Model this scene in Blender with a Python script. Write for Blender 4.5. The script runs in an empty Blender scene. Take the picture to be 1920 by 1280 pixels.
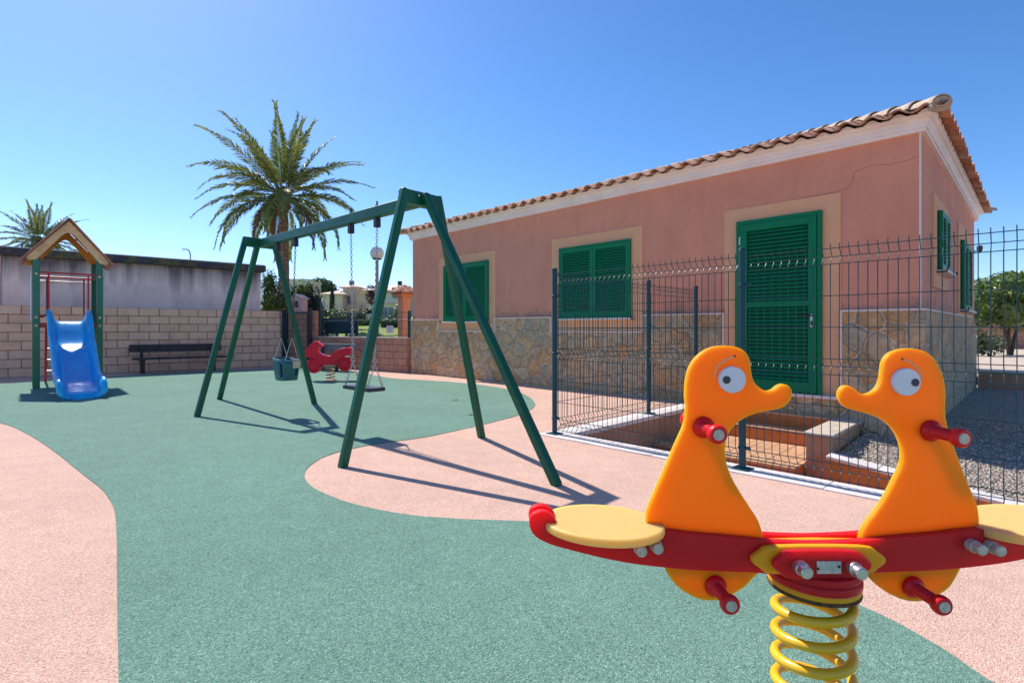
import bpy, bmesh, math, random
from mathutils import Vector, Matrix, noise
random.seed(7)
R = math.radians
S = bpy.context.scene
COL = S.collection

# ------------------------------------------------------------------ camera
F = 978.0; HX = 960.0; HY = 617.0; H = 1.0          # focal (px of the 1920 photo), principal column, horizon row, eye height
cd = bpy.data.cameras.new("camera"); cam = bpy.data.objects.new("camera", cd); COL.objects.link(cam)
cam.location = (0, 0, H); cam.rotation_euler = (R(90), 0, 0)
cd.sensor_width = 36; cd.lens = F / 1920 * 36; cd.shift_y = (HY - 640) / 1920
cd.clip_start = 0.05; cd.clip_end = 2000
S.camera = cam

# ------------------------------------------------------------------ world + sun
SUN_EL = R(49.4); SUN_DIR = (-0.682, 0.731)
world = bpy.data.worlds.new("World"); S.world = world; world.use_nodes = True
wn = world.node_tree.nodes; wl = world.node_tree.links
bg = wn["Background"]; sky = wn.new("ShaderNodeTexSky"); sky.sky_type = 'NISHITA'; sky.sun_disc = False
sky.sun_elevation = SUN_EL; sky.sun_rotation = math.atan2(SUN_DIR[0], SUN_DIR[1])
sky.air_density = 0.8; sky.dust_density = 0.3; sky.ozone_density = 6.0; sky.altitude = 0
hs = wn.new("ShaderNodeHueSaturation"); hs.inputs['Saturation'].default_value = 1.17
tint = wn.new("ShaderNodeMix"); tint.data_type = 'RGBA'; tint.blend_type = 'MULTIPLY'; tint.inputs[0].default_value = 1.0
tint.inputs[7].default_value = (1.06, 0.955, 0.94, 1)      # the camera's colour balance, on the whole sky alike
wl.new(sky.outputs[0], hs.inputs['Color']); wl.new(hs.outputs[0], tint.inputs[6]); wl.new(tint.outputs[2], bg.inputs[0]); bg.inputs[1].default_value = 0.138
sl = bpy.data.lights.new("sun", 'SUN'); sl.energy = 3.9; sl.angle = R(0.5); sl.color = (1.0, 0.94, 0.87)
sun = bpy.data.objects.new("sun", sl); COL.objects.link(sun)
sd = Vector((SUN_DIR[0] * math.cos(SUN_EL), SUN_DIR[1] * math.cos(SUN_EL), math.sin(SUN_EL)))
sun.rotation_euler = sd.to_track_quat('Z', 'Y').to_euler(); sun.location = (-6, 8, 12)
S.view_settings.view_transform = 'Standard'; S.view_settings.look = 'None'
S.view_settings.exposure = 0.65; S.view_settings.gamma = 1

# ------------------------------------------------------------------ helpers: pixels to metres
def G(x, y, z=0.0):
    Y = (H - z) * F / (y - HY); return Vector(((x - HX) / F * Y, Y, z))
def W(x, y, Y): return Vector(((x - HX) / F * Y, Y, H - (y - HY) / F * Y))
UX, UY = 0.7031, -0.7111
U = Vector((UX, UY, 0)); V_ = Vector((-UY, UX, 0))
UA = math.atan2(UY, UX)
def AB(a, b, z=0.0): return U * a + V_ * b + Vector((0, 0, z))
LC = Vector((-2.275, 11.96, 0))                     # left front corner of the building
FACB = LC.dot(V_); LA = LC.dot(U)
BLEN = 9.24; BDEP = 6.3
def ft(x):
    r = (x - HX) / F; return (LC.y * r - LC.x) / (UX - UY * r)
def fz(x, y):
    p = LC + U * ft(x); return H - (y - HY) / F * p.y
RC = LC + U * BLEN
def st(x):
    r = (x - HX) / F; return (RC.x - RC.y * r) / (V_.y * r - V_.x)
def sz(x, y):
    p = RC + V_ * st(x); return H - (y - HY) / F * p.y

# ------------------------------------------------------------------ helpers: objects
def tag(o, label=None, cat=None, group=None, kind=None):
    if label: o['label'] = label
    if cat: o['category'] = cat
    if group: o['group'] = group
    if kind: o['kind'] = kind
    return o
def thing(name, label, cat, loc=(0, 0, 0), rz=0.0, group=None):
    o = bpy.data.objects.new(name, None); COL.objects.link(o)
    o.empty_display_size = 0.2; o.location = loc; o.rotation_euler = (0, 0, rz)
    return tag(o, label, cat, group)
class MB:
    def __init__(s): s.v = []; s.f = []
    def add(s, vs, fs, M=None):
        b = len(s.v)
        s.v += [(M @ Vector(p)) if M else Vector(p) for p in vs]
        s.f += [tuple(i + b for i in f) for f in fs]; return s
    def box(s, x0, x1, y0, y1, z0, z1, M=None):
        vs = [(x0, y0, z0), (x1, y0, z0), (x1, y1, z0), (x0, y1, z0), (x0, y0, z1), (x1, y0, z1), (x1, y1, z1), (x0, y1, z1)]
        return s.add(vs, [(0, 3, 2, 1), (4, 5, 6, 7), (0, 1, 5, 4), (1, 2, 6, 5), (2, 3, 7, 6), (3, 0, 4, 7)], M)
    def cbox(s, c, sz_, M=None):
        return s.box(c[0]-sz_[0]/2, c[0]+sz_[0]/2, c[1]-sz_[1]/2, c[1]+sz_[1]/2, c[2]-sz_[2]/2, c[2]+sz_[2]/2, M)
    def prism(s, pts, y0, y1, M=None):              # pts in x,z ; extruded along y
        n = len(pts); vs = [(p[0], y0, p[1]) for p in pts] + [(p[0], y1, p[1]) for p in pts]
        fs = [tuple(range(n)), tuple(range(2*n-1, n-1, -1))] + [(i, i+n, (i+1) % n + n, (i+1) % n) for i in range(n)]
        return s.add(vs, fs, M)
    def slab(s, pts, z0, z1, M=None):               # pts in x,y ; extruded along z
        n = len(pts); vs = [(p[0], p[1], z0) for p in pts] + [(p[0], p[1], z1) for p in pts]
        fs = [tuple(range(n-1, -1, -1)), tuple(range(n, 2*n))] + [(i, (i+1) % n, (i+1) % n + n, i+n) for i in range(n)]
        return s.add(vs, fs, M)
    def tube(s, pts, r, n=8, closed=False, M=None):
        P = [Vector(p) for p in pts]; m = len(P)
        rr = r if isinstance(r, (list, tuple)) else [r] * m
        T = []
        for i in range(m):
            if closed: t = P[(i+1) % m] - P[i-1]
            else: t = P[min(i+1, m-1)] - P[max(i-1, 0)]
            T.append(t.normalized() if t.length > 1e-9 else Vector((0, 0, 1)))
        a = Vector((0, 0, 1)) if abs(T[0].z) < 0.9 else Vector((1, 0, 0))
        x = T[0].cross(a).normalized(); vs = []
        for i in range(m):
            x = (x - T[i] * x.dot(T[i])).normalized(); y = T[i].cross(x)
            for k in range(n):
                an = 2*math.pi*k/n; vs.append(P[i] + (x*math.cos(an) + y*math.sin(an)) * rr[i])
        fs = []
        for i in range(m if closed else m-1):
            j = (i+1) % m
            for k in range(n):
                fs.append((i*n+k, i*n+(k+1) % n, j*n+(k+1) % n, j*n+k))
        if not closed: fs += [tuple(range(n-1, -1, -1)), tuple(range((m-1)*n, m*n))]
        return s.add(vs, fs, M)
    def lathe(s, prof, n=16, M=None):               # prof [(r,z)] about z
        vs = []; fs = []; m = len(prof)
        for r, z in prof:
            for k in range(n):
                a = 2*math.pi*k/n; vs.append((r*math.cos(a), r*math.sin(a), z))
        for i in range(m-1):
            for k in range(n): fs.append((i*n+k, i*n+(k+1) % n, (i+1)*n+(k+1) % n, (i+1)*n+k))
        fs += [tuple(range(n-1, -1, -1)), tuple(range((m-1)*n, m*n))]
        return s.add(vs, fs, M)
    def build(s, name, mat, parent=None, bev=0, seg=2, sharp=38, M=None, flat=False, sub=0):
        me = bpy.data.meshes.new(name); me.from_pydata([tuple(v) for v in s.v], [], s.f); me.update()
        bm = bmesh.new(); bm.from_mesh(me)
        if not flat:
            bmesh.ops.recalc_face_normals(bm, faces=bm.faces)
            ca = R(sharp)
            for f in bm.faces: f.smooth = True
            for e in bm.edges:
                if len(e.link_faces) == 2 and e.calc_face_angle(0) > ca: e.smooth = False
        bm.to_mesh(me); bm.free()
        o = bpy.data.objects.new(name, me); COL.objects.link(o)
        me.materials.append(mat)
        if parent: o.parent = parent
        if M: o.matrix_basis = M
        if bev:
            b = o.modifiers.new("bevel", 'BEVEL'); b.width = bev; b.segments = seg; b.limit_method = 'ANGLE'; b.angle_limit = R(35)
            b.harden_normals = False
        return o
def TR(x, y, z): return Matrix.Translation((x, y, z))
def RX(a): return Matrix.Rotation(a, 4, 'X')
def RY(a): return Matrix.Rotation(a, 4, 'Y')
def RZ(a): return Matrix.Rotation(a, 4, 'Z')
def align(p, d):                                     # local z along d at p
    q = Vector(d).to_track_quat('Z', 'Y'); return Matrix.Translation(p) @ q.to_matrix().to_4x4()
def smooth_poly(pts, n=4, closed=True):
    out = []; m = len(pts)
    for i in range(m if closed else m-1):
        p0 = Vector(pts[(i-1) % m] if closed or i > 0 else pts[i]); p1 = Vector(pts[i]); p2 = Vector(pts[(i+1) % m]); p3 = Vector(pts[(i+2) % m] if closed or i+2 < m else pts[i+1])
        for k in range(n):
            t = k/n
            out.append(0.5*((2*p1) + (p2-p0)*t + (2*p0-5*p1+4*p2-p3)*t*t + (3*p1-p0-3*p2+p3)*t**3))
    if not closed: out.append(Vector(pts[-1]))
    return out

# ------------------------------------------------------------------ materials
class NT:
    def __init__(s, name):
        s.m = bpy.data.materials.new(name); s.m.use_nodes = True; s.t = s.m.node_tree; s.n = s.t.nodes
        s.p = s.n["Principled BSDF"]; s.tc = None
    def l(s, a, b): s.t.links.new(a, b)
    def co(s, scale=None, rot=None, kind='Object'):
        if not s.tc: s.tc = s.n.new("ShaderNodeTexCoord")
        if scale is None and rot is None: return s.tc.outputs[kind]
        mp = s.n.new("ShaderNodeMapping"); s.l(s.tc.outputs[kind], mp.inputs[0])
        if scale: mp.inputs['Scale'].default_value = scale
        if rot: mp.inputs['Rotation'].default_value = rot
        return mp.outputs[0]
    def noise(s, sc, det=3, vec=None, rough=0.55, dist=0):
        n = s.n.new("ShaderNodeTexNoise"); n.inputs['Scale'].default_value = sc; n.inputs['Detail'].default_value = det
        n.inputs['Roughness'].default_value = rough; n.inputs['Distortion'].default_value = dist
        s.l(vec if vec is not None else s.co(), n.inputs['Vector']); return n.outputs['Fac']
    def vor(s, sc, feat='F1', out='Distance', vec=None, rnd=1):
        n = s.n.new("ShaderNodeTexVoronoi"); n.feature = feat; n.inputs['Scale'].default_value = sc; n.inputs['Randomness'].default_value = rnd
        s.l(vec if vec is not None else s.co(), n.inputs['Vector']); return n.outputs[out]
    def ramp(s, fac, stops):
        r = s.n.new("ShaderNodeValToRGB"); e = r.color_ramp.elements
        while len(e) < len(stops): e.new(0.5)
        for k, (p, c) in enumerate(stops):
            e[k].position = p; e[k].color = (c, c, c, 1) if isinstance(c, (int, float)) else (*c, 1)
        s.l(fac, r.inputs[0]); return r.outputs[0]
    def mix(s, fac, a, b, mode='MIX'):
        m = s.n.new("ShaderNodeMix"); m.data_type = 'RGBA'; m.blend_type = mode
        for sock, val in ((m.inputs['Factor'], fac), (m.inputs['A'], a), (m.inputs['B'], b)):
            if hasattr(val, 'links'): s.l(val, sock)
            elif isinstance(val, (int, float)): sock.default_value = val
            else: sock.default_value = (*val, 1)
        # colour sockets of the Mix node are the RGBA ones
        return m.outputs['Result']
    def cmix(s, fac, a, b, mode='MIX'):
        m = s.n.new("ShaderNodeMix"); m.data_type = 'RGBA'; m.blend_type = mode
        fi, ai, bi = m.inputs[0], m.inputs[6], m.inputs[7]
        if hasattr(fac, 'links'): s.l(fac, fi)
        else: fi.default_value = fac
        for sock, val in ((ai, a), (bi, b)):
            if hasattr(val, 'links'): s.l(val, sock)
            elif isinstance(val, (int, float)): sock.default_value = (val, val, val, 1)
            else: sock.default_value = (*val, 1)
        return m.outputs[2]
    def math(s, op, a, b=0.0):
        m = s.n.new("ShaderNodeMath"); m.operation = op
        for k, val in enumerate((a, b)):
            if hasattr(val, 'links'): s.l(val, m.inputs[k])
            else: m.inputs[k].default_value = val
        return m.outputs[0]
    def bump(s, h, st=0.3, dist=0.01):
        b = s.n.new("ShaderNodeBump"); b.inputs['Strength'].default_value = st; b.inputs['Distance'].default_value = dist
        s.l(h, b.inputs['Height']); s.l(b.outputs[0], s.p.inputs['Normal'])
    def col(s, c):
        if hasattr(c, 'links'): s.l(c, s.p.inputs['Base Color'])
        else: s.p.inputs['Base Color'].default_value = (*c, 1)
    def rough(s, r):
        if hasattr(r, 'links'): s.l(r, s.p.inputs['Roughness'])
        else: s.p.inputs['Roughness'].default_value = r
def sc3(c, k): return tuple(min(1, x*k) for x in c)
def pm(name, c, rough=0.6, var=0.12, sc=4.0, bump=0.0, bsc=60.0, bd=0.004, metal=0.0, spec=0.5, coat=0.0):
    t = NT(name)
    n = t.noise(sc, 5, rough=0.65)
    t.col(t.ramp(n, [(0.3, sc3(c, 1-var)), (0.7, sc3(c, 1+var))]))
    rn = t.noise(sc*3, 3)
    t.rough(t.ramp(rn, [(0.3, max(0.03, rough-0.07)), (0.7, min(1, rough+0.07))]))
    t.p.inputs['Metallic'].default_value = metal; t.p.inputs['Specular IOR Level'].default_value = spec
    t.p.inputs['Coat Weight'].default_value = coat; t.p.inputs['Coat Roughness'].default_value = 0.15
    if bump: t.bump(t.noise(bsc, 4), bump, bd)
    return t.m
def rubber(name, c, dark, light):
    t = NT(name)
    v = t.vor(215, out='Color'); sep = t.n.new("ShaderNodeSeparateColor"); t.l(v, sep.inputs[0])
    g = t.ramp(sep.outputs[0], [(0.0, dark), (0.25, c), (0.75, c), (1.0, light)])
    big = t.noise(0.7, 5, rough=0.6); g2 = t.cmix(1.0, g, t.ramp(big, [(0.3, 0.88), (0.7, 1.06)]), 'MULTIPLY')
    mid = t.noise(6, 6, rough=0.7); g3 = t.cmix(1.0, g2, t.ramp(mid, [(0.3, 0.90), (0.7, 1.06)]), 'MULTIPLY')
    d = t.vor(215); pores = t.noise(115, 2)
    g4 = t.cmix(1.0, g3, t.ramp(pores, [(0.30, 0.62), (0.46, 1.0)]), 'MULTIPLY')
    g4 = t.cmix(t.ramp(t.noise(1.7, 8, rough=0.72), [(0.56, 0.0), (0.72, 0.22)]), g4, dark)
    g4 = t.cmix(t.ramp(t.noise(42, 2), [(0.76, 0.0), (0.80, 0.6)]), g4, dark)
    t.p.inputs['Sheen Weight'].default_value = 0.10; t.p.inputs['Sheen Roughness'].default_value = 0.6
    t.col(g4); t.rough(0.93); t.p.inputs['Specular IOR Level'].default_value = 0.2
    t.bump(t.math('ADD', t.ramp(d, [(0.0, 1.0), (0.6, 0.0)]), pores), 0.75, 0.004)
    return t.m
def brick(name, c1, c2, mortar, bw, bh, off=0.5, mw=0.006, stain=0.25):
    t = NT(name); vec = t.co(rot=(R(-90), 0, 0))
    b = t.n.new("ShaderNodeTexBrick"); t.l(vec, b.inputs['Vector'])
    b.inputs['Color1'].default_value = (*c1, 1); b.inputs['Color2'].default_value = (*c2, 1); b.inputs['Mortar'].default_value = (*mortar, 1)
    b.inputs['Scale'].default_value = 1; b.inputs['Mortar Size'].default_value = mw; b.inputs['Mortar Smooth'].default_value = 0.15
    b.inputs['Brick Width'].default_value = bw; b.inputs['Row Height'].default_value = bh; b.offset = off; b.inputs['Bias'].default_value = -0.1
    g = t.cmix(1.0, b.outputs['Color'], t.ramp(t.noise(3.0, 6, rough=0.7), [(0.3, 1-stain), (0.65, 1.06)]), 'MULTIPLY')
    g = t.cmix(1.0, g, t.ramp(t.noise(70, 3), [(0.3, 0.86), (0.7, 1.08)]), 'MULTIPLY')
    t.col(g); t.rough(0.9)
    hgt = t.math('ADD', t.math('MULTIPLY', t.math('SUBTRACT', 1.0, b.outputs['Fac']), 1.0), t.math('MULTIPLY', t.noise(60, 4), 0.35))
    t.bump(hgt, 0.6, 0.012); return t.m
def stone(name, cols, mortar, sc=3.4):
    t = NT(name)
    w = t.n.new("ShaderNodeTexNoise"); w.inputs['Scale'].default_value = 3.0; w.inputs['Detail'].default_value = 3; t.l(t.co(), w.inputs['Vector'])
    vm = t.n.new("ShaderNodeVectorMath"); vm.operation = 'MULTIPLY_ADD'; t.l(w.outputs['Color'], vm.inputs[0]); vm.inputs[1].default_value = (0.22, 0.22, 0.22); t.l(t.co(), vm.inputs[2])
    vec = vm.outputs[0]
    cc = t.vor(sc, out='Color', vec=vec); sep = t.n.new("ShaderNodeSeparateColor"); t.l(cc, sep.inputs[0])
    base = t.ramp(sep.outputs[0], [(i/(len(cols)-1), c) for i, c in enumerate(cols)])
    base = t.cmix(1.0, base, t.ramp(t.noise(9, 6, rough=0.75), [(0.28, 0.62), (0.7, 1.25)]), 'MULTIPLY')
    base = t.cmix(t.ramp(t.noise(5, 5, rough=0.7), [(0.5, 0.0), (0.72, 0.6)]), base, sc3(mortar, 0.85))
    ed = t.vor(sc, feat='DISTANCE_TO_EDGE', out='Distance', vec=vec)
    edn = t.math('ADD', ed, t.math('MULTIPLY', t.math('SUBTRACT', t.noise(16, 4), 0.5), 0.07))
    mk = t.ramp(edn, [(0.012, 0.85), (0.045, 0.0)])
    t.col(t.cmix(mk, base, mortar)); t.rough(0.85)
    t.bump(t.math('ADD', t.ramp(edn, [(0.0, 0.0), (0.10, 1.0)]), t.math('MULTIPLY', t.noise(22, 6), 0.7)), 0.95, 0.03)
    return t.m
def leafy(name, ca, cb, cc_, trans=0.25, rough=0.5):
    t = NT(name); g = t.n.new("ShaderNodeNewGeometry")
    c = t.ramp(g.outputs['Random Per Island'], [(0.0, ca), (0.5, cb), (1.0, cc_)])
    c = t.cmix(1.0, c, t.ramp(t.noise(2.2, 3), [(0.3, 0.7), (0.7, 1.2)]), 'MULTIPLY')
    t.col(c); t.rough(rough); t.p.inputs['Specular IOR Level'].default_value = 0.35
    tr = t.n.new("ShaderNodeBsdfTranslucent"); t.l(t.cmix(1.0, c, (1.0, 1.0, 0.5), 'MULTIPLY'), tr.inputs[0])
    mx = t.n.new("ShaderNodeMixShader"); mx.inputs[0].default_value = trans
    out = t.n["Material Output"]; t.l(t.p.outputs[0], mx.inputs[1]); t.l(tr.outputs[0], mx.inputs[2]); t.l(mx.outputs[0], out.inputs[0])
    return t.m

M = {}
M['teal'] = rubber("teal_rubber", (0.145, 0.285, 0.205), (0.07, 0.165, 0.12), (0.28, 0.44, 0.34))
M['pink'] = rubber("pink_rubber", (0.73, 0.455, 0.34), (0.54, 0.31, 0.22), (0.84, 0.60, 0.48))
M['soil'] = pm("soil", (0.30, 0.22, 0.15), 0.95, 0.25, 2, 0.6, 20, 0.02)
M['plaster'] = None
def plaster():
    t = NT("salmon_render"); c = (0.76, 0.315, 0.198)
    b = t.ramp(t.noise(1.3, 7, rough=0.7), [(0.3, sc3(c, 0.88)), (0.7, sc3(c, 1.07))])
    b = t.cmix(1.0, b, t.ramp(t.noise(60, 3), [(0.3, 0.93), (0.7, 1.05)]), 'MULTIPLY')
    # dirt rising above the stone dado and faint vertical runs
    st = t.noise(2.0, 6, vec=t.co(scale=(3.0, 3.0, 0.35)), rough=0.7)
    b = t.cmix(1.0, b, t.ramp(st, [(0.3, 0.94), (0.6, 1.02)]), 'MULTIPLY')
    sp = t.n.new("ShaderNodeSeparateXYZ"); t.l(t.co(), sp.inputs[0])
    hgt = t.math('MULTIPLY', t.math('ADD', sp.outputs[2], t.math('MULTIPLY', t.noise(3.0, 5, rough=0.75), -0.75)), 0.5)
    b = t.cmix(t.ramp(hgt, [(0.40, 0.65), (0.49, 0.0)]), b, (0.22, 0.14, 0.12))
    t.col(b); t.rough(0.95); t.bump(t.noise(170, 3), 0.35, 0.004); return t.m
M['plaster'] = plaster()
M['trim'] = pm("ochre_render", (0.80, 0.42, 0.22), 0.93, 0.05, 2, 0.25, 170, 0.003)
M['white'] = pm("white_render", (0.90, 0.79, 0.73), 0.85, 0.08, 3, 0.3, 60, 0.004)
M['joint'] = pm("pale_joint", (0.80, 0.68, 0.60), 0.8, 0.05, 5)
M['stone'] = stone("flagstone", [(0.46, 0.30, 0.15), (0.62, 0.33, 0.13), (0.52, 0.40, 0.25), (0.70, 0.42, 0.19), (0.42, 0.34, 0.23), (0.62, 0.45, 0.27)], (0.74, 0.55, 0.38), 4.4)
def tilemat():
    t = NT("clay_tile"); g = t.n.new("ShaderNodeNewGeometry")
    c = t.ramp(g.outputs['Random Per Island'], [(0.0, (0.42, 0.15, 0.075)), (0.4, (0.55, 0.25, 0.14)), (0.75, (0.62, 0.36, 0.23)), (1.0, (0.50, 0.36, 0.24))])
    l = t.ramp(t.noise(7, 6, rough=0.7), [(0.48, 0.0), (0.72, 0.5)])
    c = t.cmix(l, c, (0.58, 0.42, 0.30)); c = t.cmix(t.ramp(t.noise(15, 4), [(0.58, 0.0), (0.75, 0.6)]), c, (0.20, 0.13, 0.09))
    t.col(c); t.rough(0.88); t.bump(t.noise(50, 4), 0.4, 0.006); return t.m
M['tile'] = tilemat()
M['hiptile'] = pm("lichen_clay", (0.46, 0.36, 0.26), 0.9, 0.3, 9, 0.5, 40, 0.006)
M['green'] = pm("green_shutter_paint", (0.001, 0.19, 0.072), 0.45, 0.06, 3, spec=0.2)
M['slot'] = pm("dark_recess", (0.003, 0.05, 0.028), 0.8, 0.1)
M['black'] = pm("black_iron", (0.02, 0.018, 0.018), 0.5, 0.2, 20)
M['steel'] = pm("brushed_steel", (0.55, 0.53, 0.50), 0.35, 0.12, 40, metal=0.9)
M['zinc'] = pm("galvanised_chain", (0.45, 0.43, 0.42), 0.42, 0.2, 60, metal=0.85)
M['fence'] = pm("fence_green_coating", (0.006, 0.062, 0.075), 0.42, 0.12, 10, spec=0.4)
M['post'] = pm("fence_post_paint", (0.004, 0.060, 0.080), 0.42, 0.12, 6, spec=0.35)
M['swing'] = pm("swing_frame_paint", (0.004, 0.10, 0.050), 0.38, 0.16, 3, spec=0.35)
M['tower'] = pm("tower_post_paint", (0.010, 0.15, 0.075), 0.4, 0.12, 4, coat=0.1)
M['red'] = pm("red_tube_paint", (0.52, 0.018, 0.025), 0.4, 0.12, 6, coat=0.1)
M['redp'] = pm("red_plastic", (0.72, 0.005, 0.010), 0.36, 0.12, 14, spec=0.35)
M['redmoto'] = pm("red_moulded_plastic", (0.80, 0.006, 0.028), 0.38, 0.10, 5, spec=0.3)
def hdpe(name, c, dirt, rad=(1.0, 0.45, 0.1), sw=0.85):
    t = NT(name)
    n = t.ramp(t.noise(3, 5, rough=0.6), [(0.3, sc3(c, 0.95)), (0.7, sc3(c, 1.03))])
    s = t.ramp(t.noise(26, 5, rough=0.8), [(0.66, 0.0), (0.80, 0.35)])
    t.col(t.cmix(s, n, dirt)); t.rough(t.ramp(t.noise(14, 4), [(0.3, 0.36), (0.7, 0.52)]))
    t.p.inputs['Specular IOR Level'].default_value = 0.22
    # sheet polyethylene lets sunlight glow through from behind
    t.p.inputs['Subsurface Weight'].default_value = sw; t.p.inputs['Subsurface Scale'].default_value = 0.10
    t.p.inputs['Subsurface Radius'].default_value = rad
    t.bump(t.noise(320, 3), 0.12, 0.001); return t.m
M['orange'] = hdpe("orange_plastic", (1.0, 0.26, 0.001), (0.80, 0.17, 0.002))
M['yellow'] = hdpe("yellow_plastic", (0.92, 0.46, 0.15), (0.70, 0.30, 0.04))
M['amber'] = hdpe("amber_plastic", (1.0, 0.36, 0.012), (0.80, 0.25, 0.02), (1.0, 0.4, 0.03), 0.35)
M['redsheet'] = hdpe("red_plastic_sheet", (0.72, 0.012, 0.016), (0.55, 0.016, 0.016), (0.7, 0.15, 0.15))
M['springy'] = pm("yellow_spring_paint", (0.86, 0.47, 0.006), 0.34, 0.07, 8, coat=0.3)
M['eyew'] = pm("white_plastic", (0.76, 0.74, 0.76), 0.45, 0.03, 10)
M['eyeb'] = pm("dark_grey_plastic", (0.045, 0.042, 0.042), 0.5, 0.1, 30)
M['capm'] = pm("worn_bolt_cap", (0.52, 0.47, 0.38), 0.5, 0.25, 90, 0.4, 200, 0.002, metal=0.3)
M['groove'] = pm("routed_groove", (1.0, 0.48, 0.22), 0.6, 0.05)
M['label'] = pm("stamped_metal_plate", (0.55, 0.50, 0.47), 0.45, 0.3, 90, metal=0.5)
M['peel'] = pm("peeling_black_edge", (0.12, 0.06, 0.02), 0.9, 0.9, 90, 0.9, 90, 0.01)
M['blue'] = pm("blue_slide_plastic", (0.006, 0.42, 0.92), 0.33, 0.15, 5, 0.05, 60, 0.003, coat=0.4)
for _n, _v in (('Subsurface Weight', 0.5), ('Subsurface Scale', 0.05)): M['blue'].node_tree.nodes['Principled BSDF'].inputs[_n].default_value = _v
M['blue'].node_tree.nodes['Principled BSDF'].inputs['Subsurface Radius'].default_value = (0.1, 0.5, 1.0)
M['fascia'] = pm("faded_yellow_board", (0.74, 0.50, 0.24), 0.75, 0.22, 7, 0.2, 40, 0.003)
M['fascia2'] = pm("orange_board", (0.75, 0.33, 0.03), 0.6, 0.12, 7)
M['roofp'] = pm("faded_red_panel", (0.52, 0.22, 0.17), 0.8, 0.2, 9, 0.2, 40, 0.003)
M['lilac'] = pm("pale_side_panel", (0.62, 0.62, 0.70), 0.6, 0.08, 5)
M['benchd'] = pm("dark_bench_plank", (0.038, 0.022, 0.028), 0.6, 0.3, 8, 0.3, 40, 0.003)
M['benchg'] = pm("grey_bench_plank", (0.22, 0.17, 0.17), 0.6, 0.25, 8, 0.3, 40, 0.003)  # lighter and greyer than the other bench plank
M['seatb'] = pm("black_rubber_seat", (0.022, 0.022, 0.028), 0.5, 0.2, 20)
M['bucket'] = pm("dark_teal_bucket", (0.010, 0.115, 0.130), 0.4, 0.15, 8, coat=0.1)
M['tan'] = pm("tan_plate", (0.62, 0.48, 0.33), 0.6, 0.1, 30)
M['rust'] = pm("rusty_spring", (0.46, 0.28, 0.16), 0.6, 0.35, 30, 0.3, 80, 0.002)
M['block'] = brick("split_block", (0.84, 0.52, 0.35), (0.95, 0.64, 0.45), (0.36, 0.14, 0.06), 0.40, 0.187, 0.5, 0.0085, 0.2)
M['brickr'] = brick("terracotta_block", (0.60, 0.29, 0.18), (0.52, 0.27, 0.18), (0.22, 0.08, 0.045), 0.30, 0.16, 0.5, 0.006, 0.25)
M['capst'] = pm("pale_cap_stone", (0.62, 0.46, 0.38), 0.85, 0.15, 8, 0.3, 50, 0.004)
M['kerb'] = pm("pale_marble_coping", (0.70, 0.64, 0.60), 0.6, 0.12, 7, 0.2, 50, 0.003)
M['copst'] = pm("lichen_coping", (0.50, 0.42, 0.33), 0.85, 0.3, 12, 0.4, 50, 0.004)
M['terra'] = brick("terracotta_tile", (0.66, 0.40, 0.24), (0.70, 0.45, 0.29), (0.40, 0.22, 0.12), 0.28, 0.28, 0.0, 0.005, 0.1)
M['riser'] = pm("orange_riser_tile", (0.56, 0.17, 0.035), 0.5, 0.2, 6)
M['pitwall'] = pm("stained_render", (0.45, 0.24, 0.14), 0.9, 0.3, 3, 0.3, 60, 0.004)
def terrat():
    t = NT("terracotta_floor"); b = t.n.new("ShaderNodeTexBrick"); t.l(t.co(), b.inputs['Vector'])
    b.inputs['Color1'].default_value = (0.66, 0.37, 0.20, 1); b.inputs['Color2'].default_value = (0.60, 0.33, 0.18, 1); b.inputs['Mortar'].default_value = (0.38, 0.21, 0.13, 1)
    b.inputs['Scale'].default_value = 1; b.inputs['Mortar Size'].default_value = 0.005; b.inputs['Brick Width'].default_value = 0.26; b.inputs['Row Height'].default_value = 0.14; b.offset = 0
    t.col(t.cmix(1.0, b.outputs['Color'], t.ramp(t.noise(5, 5), [(0.3, 0.85), (0.7, 1.1)]), 'MULTIPLY')); t.rough(0.7); return t.m
M['floor'] = terrat()
def concrete():
    t = NT("stained_concrete"); c = (0.90, 0.74, 0.63)
    b = t.ramp(t.noise(1.1, 6, rough=0.65), [(0.3, sc3(c, 0.85)), (0.7, sc3(c, 1.12))])
    sp = t.n.new("ShaderNodeSeparateXYZ"); t.l(t.co(), sp.inputs[0])
    st = t.noise(1.0, 6, vec=t.co(scale=(2.6, 2.6, 0.18)), rough=0.7)
    run = t.math('ADD', t.math('MULTIPLY', sp.outputs[2], 0.55), t.math('MULTIPLY', st, 0.9))   # streaks that start under the roof slab
    run = t.math('MULTIPLY', run, 0.45)
    b = t.cmix(t.ramp(run, [(0.70, 0.0), (0.86, 0.95)]), b, (0.11, 0.10, 0.105))
    b = t.cmix(t.ramp(t.noise(1.6, 6, vec=t.co(scale=(1.6, 1.6, 0.25)), rough=0.7), [(0.5, 0.0), (0.68, 0.35)]), b, (0.30, 0.27, 0.27))
    t.col(b); t.rough(0.95); t.bump(t.noise(40, 5), 0.3, 0.008); return t.m
M['conc'] = concrete()
def mossy():
    t = NT("mossy_roof_slab"); n = t.ramp(t.noise(2.5, 6, rough=0.75), [(0.46, 0.0), (0.60, 0.7)])
    t.col(t.cmix(n, (0.055, 0.055, 0.065), (0.18, 0.16, 0.04))); t.rough(0.95); t.bump(t.noise(30, 4), 0.5, 0.01); return t.m
M['moss'] = mossy()
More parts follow.
